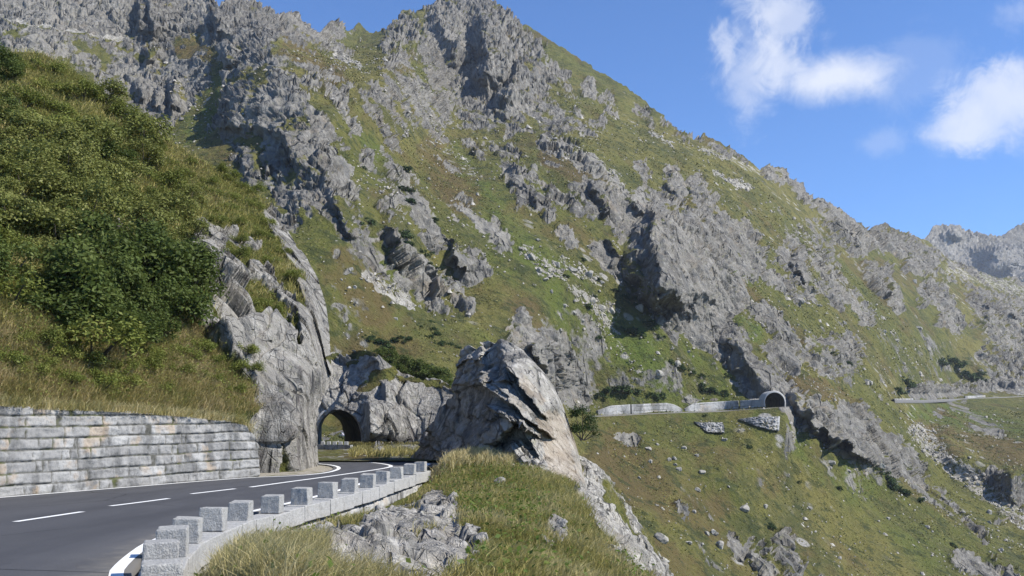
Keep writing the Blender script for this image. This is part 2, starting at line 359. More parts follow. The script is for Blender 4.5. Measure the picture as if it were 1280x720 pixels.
M_LUSH = [(240, 165, 262, 140, 22, 1.), (268, 120, 274, 85, 8, 1.), (620, 300, 760, 420, 34, .7), (760, 420, 880, 480, 40, .8), (760, 500, 960, 500, 10, .8), (960, 520, 1060, 600, 26, .7), (800, 520, 900, 540, 20, .5), (520, 400, 600, 430, 24, .5), (570, 190, 620, 260, 14, .7), (900, 330, 930, 350, 12, .7), (1150, 510, 1280, 540, 16, .8), (480, 320, 500, 345, 10, .8), (450, 165, 480, 200, 10, .7), (920, 400, 945, 420, 12, .8), (1020, 430, 1035, 470, 10, .4), (1060, 600, 1180, 700, 30, .5)]
M_TINT = [(420, 340, 470, 380, 30, .8), (690, 200, 740, 230, 18, 1.), (540, 190, 580, 250, 22, .8), (470, 240, 500, 290, 16, .5), (760, 580, 880, 640, 40, .8), (880, 560, 960, 600, 24, .8), (700, 460, 740, 480, 10, .8), (935, 360, 1000, 420, 14, .7), (1000, 480, 1060, 500, 14, 1.), (1170, 535, 1270, 570, 24, 1.4), (220, 60, 262, 72, 14, 1.), (360, 60, 420, 90, 14, .9), (1090, 340, 1130, 400, 20, .4), (780, 690, 860, 720, 26, .8), (560, 420, 600, 440, 20, .4)]
M_PROW = [([(262, 800, 812), (290, 783, 815), (320, 773, 820), (345, 776, 824), (368, 792, 820), (388, 808, 814), (402, 818, 824)], .12, 120),
  ([(395, 900, 918), (430, 896, 922), (460, 915, 938), (498, 948, 962)], .035, 60),
  ([(487, 984, 996), (520, 994, 1012), (548, 1030, 1045), (575, 1075, 1088), (600, 1105, 1115)], .05, 70),
  ([(22, 582, 600), (60, 580, 610), (80, 588, 610), (118, 594, 606)], .11, 60),
  ([(72, 640, 656), (100, 626, 644), (142, 604, 620)], .08, 50), ([(14, 531, 546), (50, 543, 561), (84, 556, 572)], .06, 50),
  ([(112, 268, 288), (135, 264, 288), (168, 266, 278)], .055, 90), ([(60, 274, 283), (78, 273, 282)], .04, 30),
  ([(130, 292, 306), (150, 294, 305)], .05, 40),
  ([(0, 166, 173), (40, 168, 176)], .03, 30), ([(0, 178, 186), (46, 184, 190)], .04, 40), ([(10, 262, 272), (50, 262, 268)], .04, 40),
  ([(95, 164, 176), (128, 162, 172)], .045, 30), ([(100, 206, 214), (145, 210, 216)], .05, 24), ([(112, 188, 194), (140, 192, 197)], .04, 16), ([(60, 180, 188), (80, 178, 184)], .04, 20),
  ([(205, 628, 640), (225, 632, 650), (240, 648, 664), (262, 678, 684)], .035, 40),
  ([(230, 730, 740), (250, 738, 748), (268, 752, 760)], .04, 24), ([(232, 752, 757), (270, 760, 764)], .03, 20), ([(245, 783, 790), (268, 786, 796)], .03, 30), ([(212, 832, 838), (250, 836, 842)], .02, 24), ([(230, 858, 868), (270, 868, 876)], .025, 26),
  ([(312, 985, 996), (338, 988, 998), (348, 1000, 1006)], .05, 30), ([(340, 990, 1006), (365, 1000, 1012)], .04, 30), ([(350, 1100, 1110), (372, 1102, 1110)], .035, 24), ([(290, 1056, 1064), (312, 1060, 1068)], .03, 24), ([(372, 1222, 1232), (400, 1226, 1236)], .03, 24), ([(385, 1246, 1254), (400, 1250, 1260)], .03, 30), ([(590, 1236, 1268), (615, 1236, 1264), (628, 1250, 1268)], .05, 30),
  ([(430, 1008, 1014), (450, 1018, 1026)], .02, 60), ([(298, 752, 758), (330, 764, 770)], .025, 30), ([(680, 935, 945), (716, 945, 955)], .03, 30), ([(430, 652, 664), (490, 680, 692)], .04, 40),
  ([(160, 338, 348), (220, 372, 382)], .03, 40), ([(240, 404, 412), (300, 436, 444)], .03, 40), ([(180, 386, 396), (230, 396, 404)], .025, 40), ([(285, 474, 482), (345, 500, 508)], .03, 40), ([(300, 556, 562), (350, 572, 578)], .03, 30), ([(330, 520, 528), (378, 544, 552)], .025, 26)]

def bench(X, Y, ctrl, amt):
    c = np.array(ctrl, float)
    yb = np.interp(X, c[:, 0], c[:, 1]); e = sm(c[0, 0] - 12, c[0, 0] + 4, X) * (1 - sm(c[-1, 0] - 4, c[-1, 0] + 12, X))
    return amt * sm(-.5, 1.2, Y - yb) * (1 - sm(12, 150, Y - yb)) * e

ROAD_FAR = [(742, 520), (853, 515.5), (905, 514), (947, 511), (985, 508)]
ROAD_RIGHT = [(1112, 501), (1150, 501), (1200, 499), (1300, 495)]
M_CTRL = [(a, b, d * 1.32 if 280 <= a < 620 and b >= 150 and d < 260 else d) for a, b, d in M_CTRL]
m_rbf = rbf(M_CTRL)
def m_smooth(X, Y): return m_rbf(X, Y)
def m_depth(X, Y):
    d = m_rbf(X, Y)
    wx = 9 * fbm(X / 22, Y / 22, o=3, s=3); wy = 9 * fbm(X / 22, Y / 22, o=3, s=9)
    d = d * (1 - .05 * strokes(X, Y, [(1215, 545, 1270, 560, 48, 1.)]) - .03 * strokes(X, Y, [(1240, 440, 1275, 400, 34, 1.), (1040, 452, 1042, 454, 30, 1.)]))
    return d * (1 - prows(X + wx, Y + wy, M_PROW)) - bench(X, Y, ROAD_FAR, 9.) - bench(X, Y, ROAD_RIGHT, 9.)

def crag(P, N, rock, scales, amps, seeds, ang, ratio=2.6, bil=.9, warp=1.):
    """broken rock relief along the surface normal, in metres"""
    x, y, z = P[..., 0], P[..., 1], P[..., 2]
    ca, sa = np.cos(ang), np.sin(ang)
    out = np.zeros(x.shape)
    wx = fbm(x / 9, y / 9, z / 9, 3, 41); wz = fbm(x / 9 + 9, y / 9, z / 9, 3, 42)
    for L, A, s in zip(scales, amps, seeds):
        u = (x * ca + z * sa) / L + wx * .5 * warp; v = (-x * sa + z * ca) / (ratio * L) + wz * .35 * warp; w = y / (2.2 * L) + wx * .6 + wz * .5
        f, e = facets(u, v, w, s)
        out += A * (f - .25 * (1 - sm(0, .16, e)))
        b = np.abs(perlin(u * 1.7, v * 1.7, w * 1.7, s + 3))
        out += A * bil * (np.minimum(b * 2.4, 1) - .6)
    return out * rock

def build_mountain():
    xs = np.arange(-200, 1441, 1.35); n = 560
    top = np.interp(xs, *np.array(M_TOP, float).T)
    top = top + 2.2 * fbm(xs / 9, xs * 0 + 3.3, o=4, s=77) + np.abs(perlin(xs / 5., xs * 0 + 1.7)) * -2.0
    bot = 800.0
    t = np.linspace(0, 1, n)[:, None]
    Y = bot + (top[None] - bot) * t; X = np.broadcast_to(xs[None], Y.shape).copy()
    S = at(X, Y, m_smooth(X, Y)); N = normals_of(S)
    P = at(X, Y, m_depth(X, Y))
    wx = 8 * fbm(X / 16, Y / 16, o=3, s=21) + 2.5 * fbm(X / 4, Y / 4, o=2, s=25); wy = 8 * fbm(X / 16, Y / 16, o=3, s=22) + 2.5 * fbm(X / 4, Y / 4, o=2, s=26)
    rs = strokes(X + wx, Y + wy, M_ROCK)
    rs = rs * (1 - strokes(X + wx * .6, Y + wy * .6, M_TURF)) * (1 - .13 * sm(920, 980, X) * (1 - sm(470, 490, Y)))
    x, y, z = P[..., 0], P[..., 1], P[..., 2]
    a0 = math.radians(32)
    us = (x * math.cos(a0) + z * math.sin(a0)); vs = (-x * math.sin(a0) + z * math.cos(a0))
    streak = fbm(us / 7, vs / 26, y / 30, 5, 31)
    streak2 = fbm(us / 2.6, vs / 8, y / 9, 3, 33)
    left = sm(260, 300, X) * (1 - sm(560, 640, X)) * sm(60, 100, Y)
    rock = rs * (.86 - .10 * left) + (.62 + .25 * left) * streak + .26 * streak2 + .08
    rock = np.where(rs < .05, rock * .75 - .02, rock)
    rs_soft = sm(.33, .62, rock)
    DD = m_smooth(X, Y)
    ang = np.radians(6. + (np.where(X < 660, 26., 14.)) * sm(90, 190, Y) + 12 * fbm(x / 60, y / 60, z / 60, 2, 51))
    h = crag(P, N, rs_soft, (15., 6., 2.6), (2.6, .85, .20), (61, 62, 63), ang, 4.6, .45)
    far = sm(300, 800, DD)
    h = h + crag(P, N, rs_soft * far, (34.,), (5.,), (64,), ang, 3.2, .5)
    h = h + rs_soft * (.5 + 1.2 * far)
    h = h + (1 - rs_soft) * (.9 * fbm(x / 9, y / 14, z / 9, 4, 71) + 2.2 * fbm(us / 22, vs / 70, y / 60, 3, 72))
    calm = 1 - np.clip(bench(X, Y, ROAD_FAR, 1.) + bench(X, Y + 14, ROAD_FAR, 1.) + bench(X, Y, ROAD_RIGHT, 1.) + bench(X, Y + 10, ROAD_RIGHT, 1.), 0, 1) * (1 - sm(20, 40, np.abs(Y - 512)))
    NN = N * np.array([1, 1, .8]); P = P + NN * (h * calm)[..., None]
    # behind the ridge the mountain falls away again
    rows = [P]
    last = P[-1]; outw = last - EYE; outw[:, 2] = 0; outw /= np.linalg.norm(outw, axis=1)[:, None]
    for o_, dz in ((2, -1), (10, -8), (40, -40), (140, -170), (420, -520)):
        q = last + outw * o_; q[:, 2] += dz; rows.append(q[None])
    V = np.concatenate(rows, 0); R, C = V.shape[:2]
    def ext(a): return np.concatenate([a] + [a[-1:]] * 5, 0).ravel()
    noiseg = fbm(X / 30, Y / 30, o=4, s=81) * .6
    attrs = dict(rock=ext(np.clip(rock, 0, 1.3)), pale=ext(strokes(X + wx * .5, Y + wy * .5, M_PALE)), lush=ext(np.clip(strokes(X + wx, Y + wy, M_LUSH) + noiseg * .5, 0, 1)), tint=ext(np.clip(strokes(X + wx, Y + wy, M_TINT) + noiseg, -.6, 1.4)))
    MT_ATTR.update(rock=rock, pale=attrs['pale'].reshape(V.shape[:2])[:n], N=N, X=X, Y=Y)
    o = mesh_np('mountain', V, grid_faces(R, C), terrain_mat('alpine_slope', 3.4, 4.2, light=.62, ledge=.9, lz=.68, gb=.6), attrs=attrs)
    tag(o, 'rocky alpine mountain side with turf, cliffs and a pointed summit', 'mountain', kind='structure')
    return dict(X=xs, P=P, top=top, bot=bot, n=n)

MT_ATTR = {}
def m_point(px, py, MT):
    """point of the finished mountain seen at a photo position, with its depth"""
    i = int(np.clip(round((px - MT['X'][0]) / 1.35), 0, len(MT['X']) - 1))
    j = int(np.clip(round((py - MT['bot']) / (MT['top'][i] - MT['bot']) * (MT['n'] - 1)), 0, MT['n'] - 1))
    return MT['P'][j, i]

MT = build_mountain()

def build_far_ridge():
    for name, top, d, k, lab in (('mountain_ridge', [(1080, 345), (1120, 330), (1150, 303), (1160, 294), (1166, 283), (1172, 279), (1190, 280), (1210, 287), (1235, 294), (1262, 303), (1290, 316), (1330, 330), (1440, 345)], 3000., 1, 'pale grey far mountain ridge with a steep rocky nose'),
                               ('mountain_ridge', [(1180, 330), (1215, 300), (1238, 293), (1250, 294), (1262, 288), (1272, 280), (1282, 279), (1300, 285), (1340, 270), (1440, 280)], 3900., 2, 'bluish far mountain ridge behind the pale grey one')):
        xs = np.arange(top[0][0], 1441, 1.2); tp = np.interp(xs, *np.array(top, float).T) + 1.0 * fbm(xs / 6, xs * 0 + k, o=4, s=90 + k)
        t = np.linspace(0, 1, 110)[:, None]; Y = 440 + (tp[None] - 440) * t; X = np.broadcast_to(xs[None], Y.shape).copy()
        D = d * (1 - .22 * (Y - 280) / 160) * (1 + (X - 1200) * .0004)
        if k == 1: D = D * (1 - prows(X + 5 * fbm(X / 12, Y / 12, o=2), Y, [([(310, 1212, 1242), (328, 1220, 1246), (342, 1226, 1236)], .05, 60), ([(288, 1176, 1186), (297, 1180, 1192)], .02, 20), ([(335, 1246, 1262), (352, 1252, 1268)], .03, 30)]))
        P = at(X, Y, D); N = normals_of(P); x, y, z = P[..., 0], P[..., 1], P[..., 2]
        P = P + N * crag(P, N, 1., (90., 40., 18.), (10., 2.5, .6), (65, 66, 67), np.radians(-32))[..., None]
        last = P[-1]; rows = [P]
        for o_, dz in ((20, -20), (200, -250)):
            q = last + np.array([0, o_, dz]); rows.append(q[None])
        V = np.concatenate(rows, 0)
        z0 = np.zeros(V.shape[0] * V.shape[1])
        pal = strokes(X, Y, [(1235, 300, 1290, 325, 5, .8)]); pal = np.concatenate([pal, pal[-1:], pal[-1:]], 0).ravel()
        o = mesh_np(name, V, grid_faces(*V.shape[:2]), FARM, attrs=dict(rock=z0 + 1.2, pale=pal, lush=z0, tint=z0))
        tag(o, lab, 'mountain', kind='structure')
FARM = rock_mat('far_rock', 26., -.15, .66)
build_far_ridge()
vf = mesh_np('valley_floor', [(-6000, -3000, -160), (6000, -3000, -160), (6000, 9000, -160), (-6000, 9000, -160)], [(0, 1, 2, 3)], plain('valley_grass', (.06, .07, .02), .95))
tag(vf, 'green valley floor far below the road', 'ground', kind='structure')
# ------------------------------------------------------------------ near hillside with the cliff (left)
H_EDGE = [(66, 45), (72, 60), (80, 82), (100, 108), (116, 130), (130, 152), (150, 182), (170, 204), (190, 230), (210, 262), (226, 296), (240, 322), (252, 336), (270, 348), (290, 364), (310, 382), (340, 398), (370, 407), (400, 411), (430, 413), (455, 415), (475, 413), (490, 405), (510, 398), (530, 396), (560, 397), (590, 399), (612, 401)]
H_CTRL = [(0, 505, 28.4), (100, 511, 31.2), (200, 516, 34.2), (310, 527, 38.3), (0, 640, 28.8), (330, 612, 38.9), (-220, 505, 25.6), (-220, 640, 26), (-220, 300, 30), (-220, 75, 47), (0, 300, 36.5), (0, 75, 57), (60, 70, 59), (250, 350, 45), (200, 170, 60), (300, 470, 40.6),
  (330, 250, 61), (350, 270, 60), (382, 310, 55), (408, 400, 48), (413, 450, 45.5), (398, 590, 42.3), (397, 550, 42.8), (330, 560, 39.2), (330, 500, 40.4), (250, 430, 41), (310, 400, 45), (350, 400, 46.5), (370, 480, 42.5), (370, 590, 40.6), (420, 612, 43)]
H_ROCK = [(256, 284, 312, 313, 13, 1.), (252, 322, 332, 430, 26, 1.05), (285, 345, 350, 440, 16, .9), (318, 345, 405, 430, 16, 1.05), (337, 268, 390, 345, 13, 1.05), (385, 320, 410, 425, 20, 1.1), (345, 440, 405, 480, 34, 1.1), (345, 470, 400, 600, 36, 1.15), (330, 520, 335, 610, 12, 1.1), (255, 395, 320, 470, 16, .95), (390, 440, 400, 600, 16, 1.1), (140, 285, 152, 296, 7, .9), (362, 440, 395, 600, 30, 1.1), (118, 168, 122, 172, 4, .8), (150, 145, 185, 165, 5, .6)]
H_GRASS = [(315, 365, 345, 395, 15), (285, 312, 372, 345, 8), (365, 400, 372, 435, 4)]
h_rbf = rbf(H_CTRL)
ROCKNEAR = None
def build_hillside():
    ys = np.concatenate([np.arange(66, 300, 1.3), np.arange(300, 613, 1.1)]); C = 470
    xe = np.interp(ys, *np.array(H_EDGE, float).T)
    xe = xe + .8 * fbm(ys / 14, ys * 0 + .7, o=2, s=7)
    t = np.linspace(0, 1, C)[None]; t = 1 - (1 - t) ** 1.25
    X = -220 + (xe[:, None] + 220) * t; Y = np.broadcast_to(ys[:, None], X.shape).copy()
    S = at(X, Y, h_rbf(X, Y)); N = normals_of(S)
    wx = 5 * fbm(X / 14, Y / 14, o=3, s=21); wy = 5 * fbm(X / 14, Y / 14, o=3, s=22)
    rs = strokes(X + wx, Y + wy, H_ROCK)
    gr = strokes(X + wx, Y + wy, [g + (1.,) for g in H_GRASS])
    rs = rs * (1 - gr)
    rock = rs + .14 * fbm(X / 8, Y / 8, o=3, s=23) * (rs > .05)
    P = S.copy()
    # the rock buttress over the road folds round its right edge
    fold = sm(40, 0, xe[:, None] - X) ** 2 * sm(240, 320, Y)
    RD = P - EYE; RD[..., 2] *= .0; RD /= np.linalg.norm(RD, axis=-1)[..., None]; P += RD * (2.6 * fold[..., None])
    x, y, z = P[..., 0], P[..., 1], P[..., 2]
    rk = sm(.3, .6, rock)
    h = crag(P, N, rk, (6.0, 2.4, 1.0), (.75, .42, .20), (161, 162, 163), np.radians(36 + 14 * fbm(x / 12, y / 12, z / 12, 2, 151)), 2.0, .10, .35)
    h = h * (1 - .75 * sm(540, 572, Y))
    h += rk * .25 + (1 - rk) * (.28 * fbm(x / 2.2, y / 2.2, z / 2.2, 4, 171))
    keep = sm(0, 12, Y - np.interp(X, [-220, 0, 310, 330], [500, 490, 512, 0]))
    wallzone = (1 - sm(326, 340, X)) * sm(478, 500, Y)
    h = h * (1 - wallzone) - .5 * wallzone * sm(505, 540, Y)
    eb = (sm(46, 6, xe[:, None] - X) * sm(240, 300, Y))[..., None]
    P = P + (N * (1 - eb) - RD * eb * .5) * h[..., None]
    last = P[:, -1]; cols = [P]
    rd = last - EYE; rd[:, 2] = 0; rd /= np.linalg.norm(rd, axis=1)[:, None]
    for dx, dy, dz in ((-.1, 1.2, -.05), (-.8, 5, -.4), (-3, 12, -2), (-8, 26, -8), (-20, 60, -22)):
        cols.append((last + rd * dy + np.array([dx, 0, 0]) + np.stack([0 * ys, 0 * ys, dz * sm(300, 60, ys)], 1))[:, None])
    V = np.concatenate(cols, 1)
    def ext(a): return np.concatenate([a] + [a[:, -1:]] * 5, 1).ravel()
    n1 = fbm(X / 26, Y / 20, o=4, s=29)
    dry = sm(380, 480, Y) * (1 - sm(300, 330, X))
    attrs = dict(rock=ext(rock), pale=ext(0 * X), lush=ext(np.clip(.5 * n1 + .25, 0, 1)), tint=ext(n1 + .3 * dry))
    o = mesh_np('hillside', V, grid_faces(*V.shape[:2]), terrain_mat('hillside_turf', .85, .8, .0, 1.12, gb=.8, near=1.), attrs=attrs)
    tag(o, 'steep near hillside with turf and a rock buttress above the road', 'hillside', kind='structure')
    return dict(P=P, rock=rock, X=X, Y=Y, ys=ys, N=N)
HS = build_hillside()

def h_point(px, py):
    j = int(np.argmin(np.abs(HS['ys'] - py))); i = int(np.argmin(np.abs(HS['X'][j] - px)))
    return HS['P'][j, i], HS['rock'][j, i]

# ------------------------------------------------------------------ crag with the near tunnel
T_TOP = [(378, 470), (392, 462), (405, 446), (418, 438), (432, 444), (445, 440), (458, 438), (470, 441), (480, 450), (492, 458), (505, 466), (525, 474), (540, 473), (552, 474), (562, 482), (572, 500), (590, 530), (606, 560)]
T_CTRL = [(395, 450, 122), (395, 560, 117), (425, 440, 126), (425, 575, 118), (452, 450, 122), (454, 575, 117), (470, 450, 117), (462, 552, 111), (500, 470, 119), (500, 560, 113), (560, 485, 117), (560, 560, 108), (605, 540, 106), (606, 590, 104), (395, 580, 116)]
t_rbf = rbf(T_CTRL)
ARCH = np.array([(397, 556), (397, 532), (401, 523), (408, 516), (417, 512.5), (426, 512), (436, 515), (444, 521), (450, 530), (453, 541), (454, 556)], float)
def in_poly(X, Y, poly):
    ins = np.zeros(X.shape, bool); j = len(poly) - 1
    for i in range(len(poly)):
        xi, yi = poly[i]; xj, yj = poly[j]
        c = ((yi > Y) != (yj > Y)) & (X < (xj - xi) * (Y - yi) / (yj - yi + 1e-9) + xi)
        ins ^= c; j = i
    return ins

def build_tunnel_crag():
    xs = np.arange(378, 607, .9); n = 190
    top = np.interp(xs, *np.array(T_TOP, float).T) + 1.6 * fbm(xs / 6, xs * 0 + .2, o=3, s=5)
    t = np.linspace(0, 1, n)[:, None]; Y = 576 + (top[None] - 576) * t; X = np.broadcast_to(xs[None], Y.shape).copy()
    S = at(X, Y, t_rbf(X, Y)); N = normals_of(S)
    step = prows(X, Y, [([(500, 453, 461), (556, 456, 463)], .055, 60), ([(478, 476, 482), (520, 478, 484)], .02, 30)])
    zg = .42 + .24 * sm(432, 470, X) * sm(572, 556, Y)
    Dg = np.where(Y > 546, (1.7 - zg) / np.maximum(-ray(X, Y)[1], 1e-4), 1e4)
    P = at(X, Y, np.minimum(t_rbf(X, Y) * (1 - step), Dg))
    wx = 4 * fbm(X / 10, Y / 10, o=3, s=31); wy = 4 * fbm(X / 10, Y / 10, o=3, s=32)
    rs = 1.1 * (1 - sm(548, 556, Y + wy - .02 * (X - 480)))
    rs = np.maximum(rs, strokes(X + wx, Y + wy, [(492, 548, 510, 552, 8, 1.1), (470, 560, 478, 560, 4, .9), (515, 556, 520, 556, 5, .8)]))
    gr = strokes(X + wx, Y + wy, [(455, 485, 470, 478, 9, 1.), (468, 470, 490, 466, 9, 1), (430, 446, 470, 440, 5, 1), (535, 478, 545, 480, 6, 1.), (438, 455, 445, 452, 4, 1), (395, 450, 430, 440, 3, .8), (500, 472, 570, 486, 3, .9)])
    rs = rs * (1 - gr); rk = sm(.3, .6, rs)
    x, y, z = P[..., 0], P[..., 1], P[..., 2]
    h = crag(P, N, rk, (5.5, 2.4, 1.0), (.55, .28, .10), (261, 262, 263), np.radians(8 + 14 * fbm(x / 12, y / 12, z / 12, 2, 251)), 1.9, .12, .4)
    near = np.exp(-(np.hypot((X - 425) / 34, (Y - 534) / 26)) ** 4)
    h = h * (1 - near) + (1 - rk) * .3 * fbm(x / 4, y / 4, z / 3, 4, 271) * sm(576, 568, Y)
    P = P + N * h[..., None]
    last = P[-1]; rows = [P]
    for o_, dz in ((1.5, -.2), (5, -1.5), (10, -6), (12, -16)):
        q = last + np.array([0, o_, 0]); q[:, 2] = np.maximum(q[:, 2] + dz, np.where(xs < 475, 7.0, -1)); rows.append(q[None])
    V = np.concatenate(rows, 0); R, C = V.shape[:2]
    F = grid_faces(R, C)
    Xe = np.concatenate([X] + [X[-1:] * 0] * 4, 0).ravel(); Ye = np.concatenate([Y] + [Y[-1:] * 0] * 4, 0).ravel()
    cx, cy = Xe[F].mean(1), Ye[F].mean(1)
    F = F[~in_poly(cx, cy, ARCH + np.array([0, 0.]))]
    def ext(a): return np.concatenate([a] + [a[-1:]] * 4, 0).ravel()
    o = mesh_np('tunnel_crag', V, F, terrain_mat('crag_rock', 1.3, 1.3, .12, 1.12, gb=.6, near=1.), attrs=dict(rock=ext(rs), pale=ext(.35 * sm(548, 560, Y)), lush=ext(.1 + 0 * X), tint=ext(.4 + fbm(X / 20, Y / 20, o=3))))
    tag(o, 'grey rock crag that the near road tunnel is cut through', 'cliff', kind='structure')
build_tunnel_crag()

def arch_curve(k=26):
    """arch outline of the near tunnel mouth: bottom left, over the crown, to bottom right"""
    p = ARCH; s = np.concatenate([[0], np.cumsum(np.hypot(*np.diff(p, axis=0).T))]); q = np.linspace(0, s[-1], k)
    return np.stack([np.interp(q, s, p[:, 0]), np.interp(q, s, p[:, 1])], 1)

def build_near_tunnel():
    root = empty('road_tunnel', at(425, 556, 118.5))
    tag(root, 'grey arched road tunnel mouth cut through the rock crag at the road bend', 'tunnel')
    c = arch_curve(); base = np.array(root.location)
    M0 = at(c[:, 0], c[:, 1], 118.6) - base
    ctr = M0.mean(0)
    # concrete ring, 0.35 m wide, standing 0.5 m proud of the rock
    outer = ctr + (M0 - ctr) * 1.13; outer[[0, -1], 2] = M0[[0, -1], 2]
    f = np.array([0, -1.4, 0.]); b = np.array([0, 2.5, 0.])
    V = np.concatenate([M0 + f, outer + f, outer + b, M0 + b]); k = len(c)
    F = []
    for r in range(3):
        for i in range(k - 1): F.append((r * k + i, r * k + i + 1, (r + 1) * k + i + 1, (r + 1) * k + i))
    mesh_np('portal_ring', V, F, CONC, smooth=False, parent=root)
    # lining, rough dark rock, running back and to the left
    rows = []
    for j in range(14):
        d = np.array([-.30, 1., .004]) * j * 1.25
        w = M0 + d + np.array([0, .2, 0]); rr = 1 + .05 * fbm(c[:, 0] / 7 + j, c[:, 1] / 7, o=3)[:, None] * (j > 0)
        rows.append(ctr + d + (w - ctr - d) * rr)
    V = np.stack(rows)
    mesh_np('tunnel_lining', V, grid_faces(*V.shape[:2]), DARKROCK, parent=root)
CONC = granite_mat('tunnel_concrete', (.46, .455, .44), 9.)
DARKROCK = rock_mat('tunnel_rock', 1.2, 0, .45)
build_near_tunnel()

# ------------------------------------------------------------------ rock fin beside the road
R_TOP = [(508, 582), (515, 572), (522, 557), (535, 538), (546, 522), (556, 503), (563, 488), (569, 470), (572, 452), (579, 437), (588, 433), (594, 436), (600, 428), (612, 426), (622, 423), (632, 425), (642, 431), (652, 438), (662, 447), (672, 458), (681, 470), (689, 485), (696, 500), (702, 518), (708, 538), (714, 560), (719, 585), (724, 605), (733, 625), (745, 648), (758, 672)]
R_CTRL = [(508, 582, 56), (515, 600, 55), (560, 500, 52), (560, 590, 47.5), (600, 430, 50), (600, 500, 46.5), (600, 590, 42.5), (628, 426, 48), (632, 470, 44.5), (636, 520, 42.3), (640, 600, 40), (660, 450, 46.5), (670, 520, 43), (680, 600, 38.5), (700, 520, 45.5), (712, 560, 43.5), (722, 605, 40), (700, 640, 35.5), (750, 660, 34), (660, 680, 33), (520, 640, 50)]
r_rbf = rbf(R_CTRL)
def build_fin():
    xs = np.arange(508, 759, .6); n = 330
    top = np.interp(xs, *np.array(R_TOP, float).T) + 1.5 * fbm(xs / 7, xs * 0 + .2, o=4, s=15)
    bot = np.interp(xs, [508, 560, 600, 640, 700, 758], [600, 606, 618, 650, 676, 690])
    t = np.linspace(0, 1, n)[:, None]; Y = bot[None] + (top[None] - bot[None]) * t; X = np.broadcast_to(xs[None], Y.shape).copy()
    wx = 3.5 * fbm(X / 9, Y / 9, o=4, s=131); wy = 3.5 * fbm(X / 9, Y / 9, o=4, s=132)
    Xw, Yw = X + wx, Y + wy
    D = r_rbf(X, Y)
    # slabs lying one over the other: each overhangs the next, edges running down to the right
    def slab(x0, y0, x1, y1, th, lip, wid):
        L = math.hypot(x1 - x0, y1 - y0); ux, uy = (x1 - x0) / L, (y1 - y0) / L
        s = (Xw - x0) * ux + (Yw - y0) * uy; v = -(Xw - x0) * uy + (Yw - y0) * ux      # v > 0: below the lower edge
        along = sm(-6, 8, s) * (1 - sm(L - 8, L + 10, s))
        above = np.where(v <= 0, np.exp(-np.maximum(-v, 0) / wid), 1 - sm(0, th, v))
        return lip * along * above
    adv = slab(633, 455, 682, 522, 3.0, 1.5, 60) + slab(598, 474, 690, 545, 3.0, 1.5, 15) + slab(610, 507, 672, 545, 2.5, 1.5, 9) + slab(645, 520, 672, 570, 2.5, .9, 12) + slab(575, 480, 640, 476, 3, .7, 14) + slab(618, 560, 650, 600, 3, .5, 14) + slab(566, 462, 585, 448, 3, .8, 8) + slab(588, 455, 606, 440, 3, .8, 8)
    block = strokes(Xw, Yw, [(612, 545, 628, 530, 14, 1.6), (600, 560, 612, 565, 10, 1.2), (645, 560, 655, 575, 9, .8), (632, 575, 640, 590, 8, .7)])
    cleft = strokes(Xw, Yw, [(612, 430, 618, 470, 12, 1.0), (600, 500, 560, 560, 16, .6)])
    D = D - adv - block + cleft
    S = at(X, Y, r_rbf(X, Y)); N = normals_of(S); P = at(X, Y, D); x, y, z = P[..., 0], P[..., 1], P[..., 2]
    smooth_slab = strokes(X, Y, [(640, 436, 690, 500, 26, 1.), (690, 500, 715, 620, 28, 1.)])
    h = crag(P, N, 1 - .75 * smooth_slab, (1.9, .8, .3), (.24, .13, .05), (361, 362, 363), np.radians(38 + 10 * fbm(x / 4, y / 4, z / 4, 2, 351)), 2.4, .12, .5)
    P = P + N * h[..., None]
    rows = [P]; last = P[-1]
    for j, (o_, dz) in enumerate(((.5, -.02), (1.6, -.25), (3.5, -1.4), (6.5, -4), (8, -9))):
        q = last + np.array([.25 * o_, o_, 0]); q[:, 2] = np.maximum(q[:, 2] + dz, -3.5); rows.append(q[None])
    V = np.concatenate(rows, 0)
    och = strokes(Xw, Yw, [(690, 530, 705, 600, 20, 1.), (705, 600, 712, 640, 14, 1.), (650, 470, 676, 500, 8, .7), (608, 545, 615, 550, 9, .8), (640, 500, 660, 520, 5, .5)])
    e = lambda a: np.concatenate([a] + [a[-1:]] * 5, 0).ravel()
    t_ = NT('fin_rock'); c, hh = rock_colour(t_, .75, 0., 1.15, .7, .6)
    oc = t_.math('ADD', t_.attr('ochre'), t_.math('MULTIPLY', t_.math('SUBTRACT', t_.noise(t_.pos(), 1.1, 6, .65), .5), 1.4))
    c = t_.mix(t_.math('MULTIPLY', t_.ramp(oc, .35, .8), .36), c, (.36, .275, .18))
    t_.pbr(c, .9, t_.bump(hh, .35), .2)
    o = mesh_np('rock_outcrop', V, grid_faces(*V.shape[:2]), t_.m, attrs=dict(ochre=e(och)))
    tag(o, 'jagged rock fin of overlapping slabs standing at the outside of the road bend', 'rock outcrop')
build_fin()

